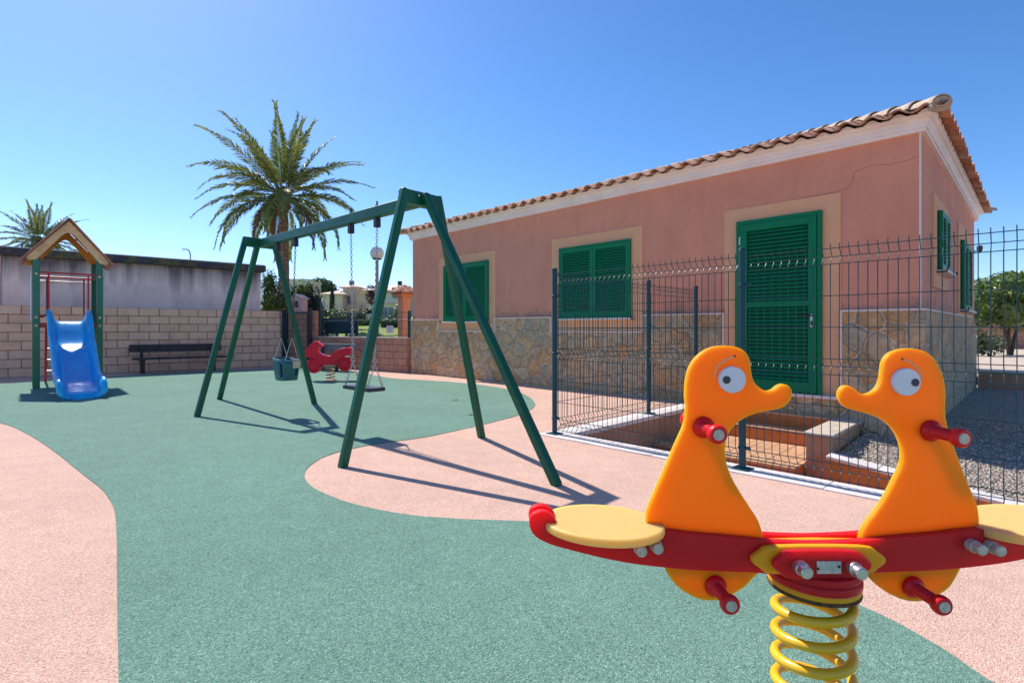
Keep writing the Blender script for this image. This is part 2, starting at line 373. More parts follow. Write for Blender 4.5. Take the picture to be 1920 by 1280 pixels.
def gravelm():
    t = NT("gravel"); cc = t.vor(48, out='Color'); sep = t.n.new("ShaderNodeSeparateColor"); t.l(cc, sep.inputs[0])
    c = t.ramp(sep.outputs[0], [(0.0, (0.24, 0.19, 0.15)), (0.4, (0.46, 0.37, 0.29)), (0.8, (0.58, 0.49, 0.40)), (1.0, (0.70, 0.62, 0.53))])
    d = t.vor(48); c = t.cmix(t.ramp(d, [(0.45, 0.0), (0.75, 0.75)]), c, (0.12, 0.09, 0.07))
    t.col(c); t.rough(0.9); t.bump(t.ramp(d, [(0.0, 1.0), (0.7, 0.0)]), 1.0, 0.02); return t.m
M['gravel'] = gravelm()
M['sand'] = pm("pale_gravel", (0.52, 0.42, 0.33), 0.95, 0.25, 12, 0.8, 60, 0.01)
M['grass'] = pm("lawn", (0.20, 0.27, 0.035), 0.9, 0.3, 3, 0.6, 60, 0.02)
M['palm'] = leafy("palm_leaflets", (0.07, 0.13, 0.04), (0.18, 0.23, 0.075), (0.38, 0.37, 0.16), 0.4, 0.42)
M['palmdry'] = leafy("dry_palm_leaflets", (0.13, 0.07, 0.045), (0.20, 0.12, 0.07), (0.24, 0.15, 0.08), 0.15, 0.7)
def barkm():
    t = NT("palm_trunk_bark"); v = t.vor(9, vec=t.co(scale=(1.0, 1.0, 1.5)))
    c = t.ramp(v, [(0.1, (0.52, 0.32, 0.23)), (0.6, (0.20, 0.11, 0.075))])
    t.col(t.cmix(1.0, c, t.ramp(t.noise(8, 4), [(0.3, 0.7), (0.7, 1.2)]), 'MULTIPLY')); t.rough(0.95)
    t.bump(t.ramp(v, [(0.0, 1.0), (0.7, 0.0)]), 1.0, 0.06); return t.m
M['bark'] = barkm()
M['wood'] = pm("brown_bark", (0.14, 0.09, 0.06), 0.95, 0.3, 8, 0.8, 30, 0.02)
M['hedge'] = leafy("hedge_leaves", (0.010, 0.020, 0.007), (0.022, 0.040, 0.011), (0.055, 0.060, 0.018), 0.15)
M['leafy'] = leafy("light_leaves", (0.05, 0.10, 0.012), (0.15, 0.20, 0.02), (0.34, 0.33, 0.04), 0.3)
M['conifer'] = leafy("conifer_leaves", (0.025, 0.065, 0.025), (0.05, 0.115, 0.04), (0.10, 0.18, 0.06), 0.2)
M['glossy'] = leafy("glossy_leaves", (0.04, 0.09, 0.015), (0.12, 0.20, 0.04), (0.32, 0.38, 0.14), 0.25, 0.28)
M['olive'] = leafy("grey_green_leaves", (0.07, 0.11, 0.05), (0.13, 0.18, 0.09), (0.24, 0.28, 0.16), 0.2)
M['cyp'] = leafy("cypress_leaves", (0.008, 0.02, 0.008), (0.015, 0.035, 0.013), (0.03, 0.05, 0.02), 0.1)
M['purp'] = leafy("plum_leaves", (0.05, 0.02, 0.03), (0.09, 0.035, 0.05), (0.13, 0.06, 0.06), 0.2)
M['twig'] = pm("bare_twigs", (0.42, 0.30, 0.25), 0.9, 0.2, 8)
M['cream'] = pm("cream_wall", (0.76, 0.64, 0.50), 0.9, 0.05, 1)
M['villaw'] = pm("white_wall", (0.70, 0.66, 0.63), 0.9, 0.05, 1)
M['salm'] = pm("salmon_wall", (0.66, 0.47, 0.38), 0.9, 0.06, 1)  # paled in the colour to suggest distance haze
M['roofd'] = pm("hazed_distant_tile", (0.68, 0.50, 0.40), 0.9, 0.2, 1.5)  # distance haze put into the colour: lighter, less orange clay
M['soffit'] = pm("roof_underside", (0.40, 0.27, 0.22), 0.9, 0.1, 2)
M['glass'] = pm("window_glass", (0.10, 0.17, 0.20), 0.1, 0.1, 2)
M['panel'] = pm("pale_metal_box", (0.45, 0.58, 0.60), 0.5, 0.1, 2)
M['globe'] = pm("opal_globe", (0.80, 0.72, 0.66), 0.35, 0.03, 4)
M['pole'] = pm("brown_lamp_pole", (0.33, 0.22, 0.19), 0.6, 0.1, 4)
M['greypole'] = pm("grey_pole", (0.22, 0.26, 0.29), 0.6, 0.1, 4)
M['stucco'] = pm("pink_stucco", (0.55, 0.40, 0.36), 0.9, 0.1, 6, 0.3, 60, 0.005)
M['pillar'] = pm("terracotta_stucco", (0.72, 0.34, 0.19), 0.9, 0.1, 6, 0.3, 60, 0.005)
M['signw'] = pm("faded_sign_face", (0.72, 0.56, 0.62), 0.6, 0.06, 9)
M['signt'] = pm("faded_sign_text", (0.50, 0.34, 0.42), 0.6, 0.1, 9)
M['darktab'] = pm("dark_teal_board", (0.012, 0.05, 0.07), 0.5, 0.1, 3)
M['dleaf'] = pm("dead_leaf", (0.30, 0.17, 0.09), 0.8, 0.3, 60)

# ------------------------------------------------------------------ ground
def sheet(name, pts, z, mat, kind='structure'):
    me = bpy.data.meshes.new(name); me.from_pydata([(p[0], p[1], z) for p in pts], [], [tuple(range(len(pts)))]); me.update()
    bm = bmesh.new(); bm.from_mesh(me)
    bmesh.ops.triangulate(bm, faces=bm.faces, ngon_method='EAR_CLIP'); bmesh.ops.recalc_face_normals(bm, faces=bm.faces)
    for f in bm.faces:
        if f.normal.z < 0: f.normal_flip()
    bm.to_mesh(me); bm.free()
    o = bpy.data.objects.new(name, me); COL.objects.link(o); me.materials.append(mat); o['kind'] = kind; return o
def ab_rects(name, rects, z, mat):
    mb = MB()
    for a0, a1, b0, b1 in rects:
        mb.add([AB(a0, b0, z), AB(a1, b0, z), AB(a1, b1, z), AB(a0, b1, z)], [(0, 1, 2, 3)])
    o = mb.build(name, mat, flat=True); o['kind'] = 'structure'; return o
FA, FB = -3.228, 3.760                              # corner post of the mesh fence in the building's axes
HA0, HA1, HB0, HB1 = FA + 0.10, 9.0, FB + 0.10, 12.95
BIG = 900
ab_rects('ground', [(-BIG, HA0, -BIG, BIG), (HA0, BIG, -BIG, HB0), (HA1, BIG, HB0, HB1), (HA0, BIG, HB1, BIG)], -0.03, M['soil'])
# pink rubber paving: everything inside the walls and the fence
ab_rects('pink_paving', [(-17.5, FA - 0.08, -8, FACB + 2.0), (FA - 0.08, 6.0, -8, FB - 0.08)], 0.0, M['pink'])
px_out = [(222,1280),(220,1150),(219,1050),(218,990),(214,955),(204,934),(187,914),(150,885),(100,845),(50,813),(0,793),(-120,770),(-330,762),
 (-420,748),(-200,733),(0,720),(120,712),(230,705),(330,699),(440,694),(480,692.5),(575,689),(620,690),(655,695),(688,701),(740,709.5),(800,713),(860,717),(920,724),(965,733),(990,743),(1003,756),(998,766),(975,777),(930,790),(870,804),(800,819),(730,829),(670,839),(620,852),(590,866),(573,883),(572,898),(590,916),(640,938),(700,954),(780,967),(860,973),(940,976),(1010,978),(1100,985),(1200,997),(1300,1017),(1400,1046),(1500,1085),(1605,1132),(1692,1173),(1784,1228),(1853,1276)]
wp = [G(x, y).xy for x, y in px_out]
wp = [Vector((p.x, p.y)) for p in wp]
tp = smooth_poly(wp, 4, closed=False) + [Vector((2.6, 0.1)), Vector((3.0, -3.0)), Vector((-1.05, -3.0)), Vector((-1.08, 0.0))]
for i, p in enumerate(tp):                           # the two colours meet in a slightly ragged line
    n_ = noise.noise(Vector((p.x*9, p.y*9, 0))) * 0.006; tp[i] = Vector((p.x + n_, p.y - n_))
sheet('teal_paving', tp, 0.004, M['teal'])

# gravel bed, sunken behind the fence and running past the building
def gz(a, b):
    f = max(0, min(1, (b - 5.5) / 3.0)); front = -0.19 - 0.125 * max(0, a + 1.4)
    return front * (1 - f) + (-0.075) * f
mb = MB(); NA, NB = 60, 50
for i in range(NA + 1):
    for j in range(NB + 1):
        a = -1.36 + (HA1 + 1.36) * i / NA; b = 5.56 + (12.9 - 5.56) * j / NB
        mb.v.append(AB(a, b, gz(a, b) + 0.02 * noise.noise(Vector((a*3, b*3, 0)))))
for i in range(NA):
    for j in range(NB):
        k = i*(NB+1)+j; mb.f.append((k, k+NB+1, k+NB+2, k+1))
o = mb.build('gravel_bed', M['gravel'], flat=True); o['kind'] = 'structure'
for p in o.data.polygons: p.use_smooth = True
# loose pebbles over the near gravel (uncountable)
mb = MB(); rg = random.Random(3)
for i in range(5200):
    a = rg.uniform(-1.34, 2.6); b = 5.6 + 2.6 * rg.random()**1.5
    if a < -0.86 and b > FACB - 0.05: continue
    r = rg.uniform(0.006, 0.015); c = AB(a, b, gz(a, b) + 0.012)
    q = Matrix.Translation(c) @ Matrix.Rotation(rg.uniform(0, 6.28), 4, Vector((rg.random(), rg.random(), rg.random()+0.1)).normalized()) @ Matrix.Diagonal((r, r*rg.uniform(.6, 1), r*rg.uniform(.5, .8), 1))
    mb.add([(1,0,0),(-1,0,0),(0,1,0),(0,-1,0),(0,0,1),(0,0,-1)], [(0,2,4),(2,1,4),(1,3,4),(3,0,4),(2,0,5),(1,2,5),(3,1,5),(0,3,5)], q)
def pebm():
    t = NT("pebbles"); g = t.n.new("ShaderNodeNewGeometry")
    t.col(t.ramp(g.outputs['Random Per Island'], [(0.0, (0.26, 0.21, 0.16)), (0.5, (0.52, 0.43, 0.34)), (1.0, (0.72, 0.64, 0.55))])); t.rough(0.85); return t.m
o = mb.build('pebbles', pebm(), flat=True); tag(o, 'loose pale pebbles scattered over the gravel bed', 'gravel', kind='stuff')

# raised terrace beyond the gravel, lawn and rising land behind the low wall
mb = MB(); mb.add([AB(-1.2, 13.1, 0.25), AB(14, 13.1, 0.25), AB(14, 26, 0.30), AB(-1.2, 26, 0.30)], [(0, 1, 2, 3)])
o = mb.build('terrace', M['sand'], flat=True); o['kind'] = 'structure'
mb = MB(); NX, NY = 30, 40
def hz(x, y):
    f = max(0, (y - 15.0)); z = 0.62 + 0.055 * min(f, 16) + 0.035 * max(0, min(f - 16, 80))
    return z + 0.15 * noise.noise(Vector((x*.08, y*.08, 1))) * min(1, f/10)
for i in range(NX + 1):
    for j in range(NY + 1):
        t_ = j / NY; y = 15.0 + 165 * t_**2; x = -4.6 + (i / NX - 0.62) * (3.2 + y * 0.95)
        mb.v.append(Vector((x, y, hz(x, y))))
for i in range(NX):
    for j in range(NY):
        k = i*(NY+1)+j; mb.f.append((k, k+NY+1, k+NY+2, k+1))
o = mb.build('lawn', M['grass'], flat=True); o['kind'] = 'structure'
for p in o.data.polygons: p.use_smooth = True

# ------------------------------------------------------------------ main building
bld = thing('utility_building', 'single storey salmon rendered building with green louvred shutters, flagstone base and clay tiled roof', 'building', LC, UA)
CZ = 3.03                                            # underside of the cornice
mb = MB(); mb.box(0, BLEN, 0, BDEP, -0.4, CZ + 0.16)
mb.build('wall', M['plaster'], bld)
# flagstone dado, cut around door and windows
w1l, w1r = ft(824), ft(930); w2l, w2r = ft(1035.3), ft(1205.6); dl, dr = ft(1359), ft(1577)
zc = 1.195; zw = 0.5 * (fz(877, 622.8) + fz(1110, 622))
DT = 0.035
segs = [(-DT, w1l, zc), (w1l, w1r, zw), (w1r, w2l, zc), (w2l, w2r, zw), (w2r, dl, zc)]
mb = MB()
for x0, x1, zt in segs: mb.box(x0, x1 - 0.0005, -DT, -0.001, -0.4, zt)
mb.box(dl, dr, -DT, -0.001, -0.4, 0.205)
mb.box(dr, BLEN + DT, -DT, -0.001, -0.45, zc)
s1 = st(1810); s2 = st(1826)
mb.box(BLEN + 0.001, BLEN + DT, 0.0005, 5.2, -0.45, zc); mb.box(BLEN + 0.001, BLEN + DT, 5.2005, BDEP, -0.45, 0.93)
mb.box(-DT, -0.001, 0.0005, BDEP, -0.4, zc)
mb.build('stone_cladding', M['stone'], bld)
mb = MB(); CT = 0.020
for (x0, x1, zt) in ((-0.05, w1l, zc), (w1r, w2l, zc), (w2r, dl, zc), (dr, BLEN + 0.05, zc)): mb.box(x0, x1, -DT-0.012, -0.0005, zt, zt + CT)
for (x0, x1) in ((w1l, w1r), (w2l, w2r)):
    mb.box(x0, x1, -DT-0.012, -0.0005, zw, zw + CT)
for xx, s_, z0_ in ((w1l, -1, zw), (w1r, 0, zw), (w2l, -1, zw), (w2r, 0, zw), (dl, -1, 0.2), (dr, 0, 0.2)):
    mb.box(xx + s_*0.018, xx + s_*0.018 + 0.018, -DT-0.010, -0.0008, z0_, zc - 0.0005)
mb.box(BLEN + 0.0005, BLEN + DT + 0.012, 0.002, 5.2, zc, zc + CT)
mb.build('cap_strip', M['joint'], bld, bev=0.002, seg=1)
mb = MB(); mb.box(BLEN - 0.012, BLEN + 0.006, -0.006, 0.012, zc + CT + 0.0005, CZ - 0.0005)
mb.build('corner_bead', M['joint'], bld)
# skirting at the foot of the wall
# cornice
mb = MB()
def ring(p, z0, z1): mb.box(-p, BLEN + p, -p, BDEP + p, z0, z1)
ring(0.045, CZ, CZ + 0.03); ring(0.062, CZ + 0.0305, CZ + 0.085)
prof = [(0.062, CZ + 0.0855), (0.085, CZ + 0.12), (0.105, CZ + 0.130), (0.115, CZ + 0.145)]
for (p0, z0), (p1, z1) in zip(prof[:-1], prof[1:]):
    vs = []
    for p, z in ((p0, z0), (p1, z1)): vs += [(-p, -p, z), (BLEN+p, -p, z), (BLEN+p, BDEP+p, z), (-p, BDEP+p, z)]
    mb.add(vs, [(0,1,5,4),(1,2,6,5),(2,3,7,6),(3,0,4,7)])
ring(0.115, CZ + 0.145, CZ + 0.150)
mb.build('cornice', M['white'], bld)
# roof: individual clay tiles on four hipped slopes
TW, TL, SL = 0.23, 0.36, R(18.2)
PR = 0.235; EZ = CZ + 0.158
roof = MB(); rr = random.Random(11)
def s_prof(n=10):
    out = []
    for i in range(n + 1):
        x = i / n; out.append((x * (TW + 0.02), 0.034 * math.sin(2*math.pi*x) * (1.0 if x < .5 else 0.8)))
    return out
SP = s_prof()
def slope(origin, along, inward, length, depth):
    nx = int(length / TW); wd = length / nx; ny = int(depth / math.cos(SL) / (TL - 0.06)) + 1
    for j in range(ny):
        s0 = j * (TL - 0.06); mid = (s0 + TL/2) * math.cos(SL)
        for i in range(nx):
            xm = (i + 0.5) * wd
            room = min(xm, length - xm) / math.cos(SL) + 0.03      # tiles are cut along the hip
            if room < s0 + 0.09: continue
            TLc = min(TL, room - s0)
            jx = rr.uniform(-.006, .006); jz = rr.uniform(0, .006); jt = rr.uniform(-.01, .01)
            vs = []; n = len(SP)
            for (end, lift) in ((0, 0.022), (1, 0.0)):
                for th in (0, -0.014):
                    for (px, pz) in SP:
                        d = s0 + end * TLc + jt; lf = lift + pz + th + jz
                        p = origin + along * (i*wd + px + jx) + inward * (d*math.cos(SL) - lf*math.sin(SL)*0.3)
                        vs.append(p + Vector((0, 0, d*math.sin(SL) + lf)))
            fs = []
            for k in range(n - 1):
                fs.append((k, k+1, 2*n+k+1, 2*n+k)); fs.append((n+k+1, n+k, 3*n+k, 3*n+k+1)); fs.append((k+1, k, n+k, n+k+1))
            roof.add(vs, fs)
X, Yv = Vector((1, 0, 0)), Vector((0, 1, 0))
L2, D2 = BLEN + 2*PR, BDEP + 2*PR
slope(Vector((-PR, -PR, EZ)), X, Yv, L2, D2/2)
slope(Vector((BLEN+PR, -PR, EZ)), Yv, -X, D2, D2/2)
slope(Vector((BLEN+PR, BDEP+PR, EZ)), -X, -Yv, L2, D2/2)
slope(Vector((-PR, BDEP+PR, EZ)), -Yv, X, D2, D2/2)
rf = roof.build('roof', M['tile'], bld, sharp=50)
mb = MB()                                            # mortar bed under the tiles
hgt = (D2/2) * math.tan(SL)
q = 0.10
vs = [(-q, -q, CZ+0.150), (BLEN+q, -q, CZ+0.150), (BLEN+q, BDEP+q, CZ+0.150), (-q, BDEP+q, CZ+0.150),
      (-q, -q, EZ-0.02), (BLEN+q, -q, EZ-0.02), (BLEN+q, BDEP+q, EZ-0.02), (-q, BDEP+q, EZ-0.02),
      (D2/2-q, BDEP/2, EZ+hgt-0.06), (BLEN-D2/2+q, BDEP/2, EZ+hgt-0.06)]
mb.add(vs, [(0,1,5,4),(1,2,6,5),(2,3,7,6),(3,0,4,7),(4,5,9,8),(5,6,9),(6,7,8,9),(7,4,8)])
# scalloped mortar between the tile ends and the cornice, front and right side
def scallop(origin, along, outn, length):
    nx = int(length / TW); wd = length / nx; N = nx*8
    vs = []
    for i in range(N + 1):
        x = i/N*length; ph = 2*math.pi*((x/wd) % 1.0)
        h = 0.030*math.sin(ph) * (1 if math.sin(ph) > 0 else .8)
        for (o_, z_) in ((0.0, CZ+0.146), (0.018, CZ+0.155), (0.018, EZ+0.008+h), (-.03, EZ+0.012+h)):
            vs.append(origin + along*x + outn*o_ + Vector((0, 0, z_)))
    fs = []
    for i in range(N):
        for k in range(3): fs.append((i*4+k, (i+1)*4+k, (i+1)*4+k+1, i*4+k+1))
    mb.add(vs, fs)
scallop(Vector((-0.115-0.12, -0.115, 0)), X, -Yv, L2)
scallop(Vector((BLEN+0.115, -0.235, 0)), Yv, X, D2)
hd_ = Vector((-1, 1, math.tan(SL)*1.0)).normalized(); sd_ = hd_.cross(Vector((0, 0, 1))).normalized(); ud_ = sd_.cross(hd_)
pc = Vector((BLEN+PR-.045, -PR+.045, EZ+.012)) - hd_*.004
vs = [pc + sd_*math.cos(math.pi*k/14)*.096 + ud_*math.sin(math.pi*k/14)*.086 for k in range(15)]
vs += [pc - ud_*.045 - sd_*.075 + hd_*.02, pc - ud_*.06 + hd_*.02, pc - ud_*.045 + sd_*.075 + hd_*.02]
n_ = len(vs); vs += [v + hd_*.05 for v in vs]; he = MB()
he.add(vs, [tuple(range(n_)), tuple(range(2*n_-1, n_-1, -1))] + [(k, (k+1) % n_, (k+1) % n_+n_, k+n_) for k in range(n_)])
he.build('hip_end', M['hiptile'], bld, bev=.006)
mb.build('mortar_bed', M['white'], bld)
# hip and ridge tiles
def barrel(p0, p1, r, parent, name='hip_tile', ln=0.38):
    d = (p1 - p0); n = max(1, int(d.length / (ln*0.85))); dn = d.normalized(); side = dn.cross(Vector((0, 0, 1))).normalized(); up = side.cross(dn)
    mbx = MB()
    for i in range(n):
        a = p0 + d*(i/n); b = a + dn*ln; r0, r1 = r*1.12, r*0.9
        vs = []; K = 9
        for (c, rad, lf) in ((a, r0, .018), (b, r1, 0)):
            for th in (0, -.016):
                for k in range(K):
                    an = math.pi*k/(K-1); vs.append(c + side*math.cos(an)*(rad+th) + up*(math.sin(an)*(rad+th)*0.85+lf))
        fs = []
        for k in range(K-1):
            fs += [(k, k+1, 2*K+k+1, 2*K+k), (K+k+1, K+k, 3*K+k, 3*K+k+1), (k+1, k, K+k, K+k+1)]
        mbx.add(vs, fs)
    return mbx
hipE = EZ + 0.0
h1 = barrel(Vector((BLEN+PR-.045, -PR+.045, hipE+.012)), Vector((BLEN+PR-D2/2, D2/2-PR, hipE+hgt)), 0.092, bld)
h2 = barrel(Vector((-PR-.01, -PR-.01, hipE)), Vector((-PR+D2/2, D2/2-PR, hipE+hgt)), 0.092, bld)
h3 = barrel(Vector((BLEN+PR, BDEP+PR, hipE)), Vector((BLEN+PR-D2/2, D2/2-PR, hipE+hgt)), 0.092, bld)
h4 = barrel(Vector((-PR+D2/2, D2/2-PR, hipE+hgt)), Vector((BLEN+PR-D2/2, D2/2-PR, hipE+hgt)), 0.11, bld)
for h in (h1, h2, h3, h4): h.build('hip_tile_row', M['hiptile'], bld, sharp=50)
# crack in the render above the door
cr = [(1525,292),(1490,300),(1450,306),(1425,310),(1402,320),(1400,335),(1397,346),(1388,353),(1375,356),(1340,360)]
cr = [(x*1.0+0, y) for x, y in [(1724,293),(1700,301),(1672,307),(1640,311),(1612,319),(1601,325),(1599,340),(1592,350),(1577,358),(1545,364),(1500,372)]]
pts = []
for (x, y) in cr: pts.append(Vector((ft(x), -0.0012, fz(x, y))))
pts = smooth_poly([(p.x, p.z) for p in pts], 5, closed=False)
mb = MB()
rq = random.Random(5); pv = [Vector((p[0] + rq.uniform(-.006, .006), -0.0015, p[1] + rq.uniform(-.006, .006))) for p in pts]
mb.tube(pv, [0.0019]*len(pv), 4)
mb.build('crack', pm("crack_line", (0.42, 0.17, 0.115), 0.95, 0.1), bld)  # the crack's own colour, wear in the render

# ---- joinery
def louvres(mbf, x0, x1, z0, z1, yf, pitch=0.042, ang=56):
    n = int((z1 - z0) / pitch); p = (z1 - z0) / n
    for i in range(n):
        m_ = TR((x0+x1)/2, yf, z0 + (i+0.5)*p) @ RX(R(ang))
        mbf.cbox((0, 0, 0), (x1-x0, 0.038, 0.007), m_)
def shutter(x0, x1, z0, z1, y, parent):
    """one louvred leaf; y = wall face, leaf stands proud toward -y"""
    m1 = MB(); st_ = 0.055
    m1.box(x0, x0+st_, y-0.045, y-0.008, z0, z1); m1.box(x1-st_, x1, y-0.045, y-0.008, z0, z1)
    m1.box(x0+st_, x1-st_, y-0.0445, y-0.0085, z0, z0+0.07); m1.box(x0+st_, x1-st_, y-0.0445, y-0.0085, z1-0.07, z1)
    louvres(m1, x0+st_-0.004, x1-st_+0.004, z0+0.07, z1-0.07, y-0.030)
    s = m1.build('shutter', M['green'], parent, bev=0.002, seg=1)
    return s
def window(l, r, zb, zt, tl, tr, tt, tb, name_parent):
    w = MB(); T0, T1 = -0.012, -0.0006
    w.box(tl, tr, T0, T1, zt, tt); w.box(tl, l, T0, T1, zb, zt - .0003); w.box(r, tr, T0, T1, zb, zt - .0003); w.box(tl, tr, T0, T1, tb, zb - .0003)
    win = w.build('window', M['trim'], name_parent)
    fr = MB(); f = 0.028
    fr.box(l, l+f, -0.05, -0.0008, zb, zt); fr.box(r-f, r, -0.05, -0.0008, zb, zt); fr.box(l+f, r-f, -0.0495, -0.0008, zt-f, zt); fr.box(l+f, r-f, -0.0495, -0.0008, zb, zb+f)
    fr.build('frame', M['green'], win, bev=0.002, seg=1)
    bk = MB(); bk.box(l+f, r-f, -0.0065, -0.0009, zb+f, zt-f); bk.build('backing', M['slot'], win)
    mid = (l + r) / 2
    shutter(l+f+.002, mid-.002, zb+f+.002, zt-f-.002, 0, win); shutter(mid+.002, r-f-.002, zb+f+.002, zt-f-.002, 0, win)
    si = MB(); si.box(l-0.02, r+0.02, -0.085, -0.0004, zb-0.03, zb-0.0005); si.build('sill', M['joint'], win, bev=0.004)
    for xx in (l-0.045, r+0.045):
        c = MB(); c.tube([(xx, -0.005, zb-0.03), (xx, -0.08, zb-0.03), (xx, -0.095, zb-0.005)], 0.007, 6); c.cbox((xx, -0.095, zb+0.01), (0.07, 0.012, 0.018))
        c.build('shutter_catch', M['black'], win)
    return win
window(ft(834.4), ft(917.5), fz(917.5, 601.9), fz(917.5, 487.5), w1l+.001, w1r-.001, fz(930, 468.8), zw + CT + .0005, bld)
window(ft(1051), ft(1184.7), fz(1184.7, 595), fz(1184.7, 447.8), w2l+.001, w2r-.001, fz(1205.6, 422.8), zw + CT + .0005, bld)
# door
D0, D1, DZ0, DZ1 = ft(1383), ft(1543), fz(1541, 740), fz(1543, 394.4)
zt_ = fz(1577, 361.3)
w = MB(); w.box(dl+.0005, dr-.0005, -0.012, -0.0006, DZ1, zt_); w.box(dl+.0005, D0, -0.012, -0.0006, DZ0-.03, DZ1-.0003); w.box(D1, dr-.0005, -0.012, -0.0006, DZ0-.03, DZ1-.0003)
w.build('door_surround', M['trim'], bld)
f = 0.05; d = MB()
d.box(D0, D0+f, -0.05, -0.0008, DZ0, DZ1); d.box(D1-f, D1, -0.05, -0.0008, DZ0, DZ1); d.box(D0+f, D1-f, -0.0495, -0.0008, DZ1-f, DZ1)
door = d.build('door', M['green'], bld, bev=0.003, seg=1)
d = MB(); x0, x1, z0, z1 = D0+f+.003, D1-f-.003, DZ0+.01, DZ1-f-.003; s_ = 0.085; zm = fz(1460, 570)
d.box(x0, x0+s_, -0.062, -0.008, z0, z1); d.box(x1-s_, x1, -0.062, -0.008, z0, z1)
d.box(x0+s_, x1-s_, -0.0615, -0.0085, z1-0.09, z1); d.box(x0+s_, x1-s_, -0.0615, -0.0085, z0, z0+0.13); d.box(x0+s_, x1-s_, -0.0615, -0.0085, zm-0.035, zm+0.035)
louvres(d, x0+s_-.004, x1-s_+.004, z0+.13, zm-.035, -0.036, 0.046); louvres(d, x0+s_-.004, x1-s_+.004, zm+.035, z1-.09, -0.036, 0.046)
d.build('leaf', M['green'], door, bev=0.002, seg=1)
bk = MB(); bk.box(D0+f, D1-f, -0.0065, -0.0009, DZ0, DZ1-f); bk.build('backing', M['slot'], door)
hx = x1 - 0.045; hzz = fz(1525, 596)
h = MB(); h.cbox((hx, -0.066, hzz-0.03), (0.035, 0.008, 0.16)); h.build('lock_plate', M['steel'], door, bev=0.002)
h = MB(); h.tube([(hx, -0.066, hzz+0.03), (hx, -0.11, hzz+0.03), (hx-0.02, -0.118, hzz+0.03), (hx-0.13, -0.116, hzz+0.03)], 0.010, 8); h.cbox((hx, -0.073, hzz-0.06), (0.02, 0.01, 0.05))
h.build('handle', M['black'], door, bev=0.002)
for zz in (DZ1-0.25, DZ0+0.9):
    h = MB(); h.lathe([(0.011, -0.05), (0.011, 0.05)], 8, TR(D0+f, -0.056, zz)); h.build('hinge', M['steel'], door)
h = MB(); h.box(dl+.02, dr-.02, -0.10, -0.0355, DZ0-.035, DZ0-.0005); h.build('threshold', M['joint'], bld, bev=0.004)
# side wall windows (built in the side wall's axes)
SM = TR(BLEN, 0, 0) @ RZ(R(90))
def side_window(l, r, zb, zt, tl, tr, tt, tb):
    e = MB(); w0, w1 = -0.02, -0.0006
    e.box(tl, tr, w0, w1, zt, tt); e.box(tl, l, w0, w1, zb, zt-.0003); e.box(r, tr, w0, w1, zb, zt-.0003); e.box(tl, tr, w0, w1, tb, zb-.0003)
    win = e.build('window', M['trim'], bld, M=SM)
    mid = (l+r)/2
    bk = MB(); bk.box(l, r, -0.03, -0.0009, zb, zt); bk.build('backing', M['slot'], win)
    for (q0, q1) in ((l+.002, mid-.002), (mid+.002, r-.002)):
        shutter(q0, q1, zb+.002, zt-.002, -0.025, win)
    si = MB(); si.box(l-0.03, r+0.03, -0.12, -0.0004, zb-0.035, zb-0.0005); si.build('sill', M['joint'], win, bev=0.004)
    for xx in (l-0.06, r+0.06):
        c = MB(); c.tube([(xx, -0.005, zb-0.03), (xx, -0.11, zb-0.03), (xx, -0.125, zb+0.01)], 0.009, 6); c.cbox((xx, -0.125, zb+0.02), (0.09, 0.014, 0.02)); c.build('shutter_catch', M['black'], win)
a0, a1 = st(1753.5), st(1769.6)
side_window(a0, a1, sz(1757, 508), sz(1753.5, 395), st(1747.3), a1 + (a0 - st(1747.3)), sz(1747.3, 361), sz(1747.3, 537))
b0, b1 = st(1797.5), min(st(1813.6), BDEP - 0.9)
side_window(b0, b1, 1.30, sz(1797.5, 450), b0-.25, b1+.25, sz(1797.5, 450)+.25, 0.96)
fl = MB(); fl.lathe([(0.025, 0), (0.04, .03), (0.045, .10), (0.025, .12)], 10, TR(BLEN+0.09, 6.1, 2.42)); fl.box(BLEN, BLEN+.09, 6.09, 6.11, 2.43, 2.45); fl.build('wall_lamp', M['wood'], bld)

# ------------------------------------------------------------------ mesh fence
def mesh_panel(p0, p1, bend, parent, zs=0.03, ht=1.50, hlist=None, step=0.05, r=0.0027, bends=None, name='mesh_panel'):
    d = p1 - p0; L = d.length; dn = d.normalized(); mbx = MB()
    if hlist is None:
        hlist = [(0.04, 0), (0.09, 1), (0.14, 0), (0.30, 0), (0.50, 0), (0.70, 0), (0.75, 1), (0.80, 0), (1.00, 0), (1.20, 0), (1.40, 0), (1.45, 1), (1.50, 0)]
    B = 0.042
    for z, k in hlist: mbx.tube([p0 + bend*B*k + Vector((0, 0, z)), p1 + bend*B*k + Vector((0, 0, z))], r*1.05, 6)
    n = int(L / step); m = (L - n*step)/2
    for i in range(n + 1):
        b = p0 + dn*(m + i*step); pl = [b + Vector((0, 0, hlist[0][0]-0.012))]
        for z, k in hlist: pl.append(b + bend*B*k + Vector((0, 0, z)))
        pl.append(b + Vector((0, 0, hlist[-1][0] + 0.028))); mbx.tube(pl, r, 5)
    return mbx.build(name, M['fence'], parent, sharp=60)
fen = thing('mesh_fence', 'dark green welded wire mesh fence guarding the sunken steps', 'fence', AB(FA, FB, 0.012))
fo = fen.location
def loc(a, b): return AB(a, b, 0.0) - Vector((fo.x, fo.y, 0))
SPC = 1.747
posts = [(FA, FB), (FA+SPC, FB), (FA+2*SPC, FB), (FA, FB+1.69), (FA, FACB-0.14)]
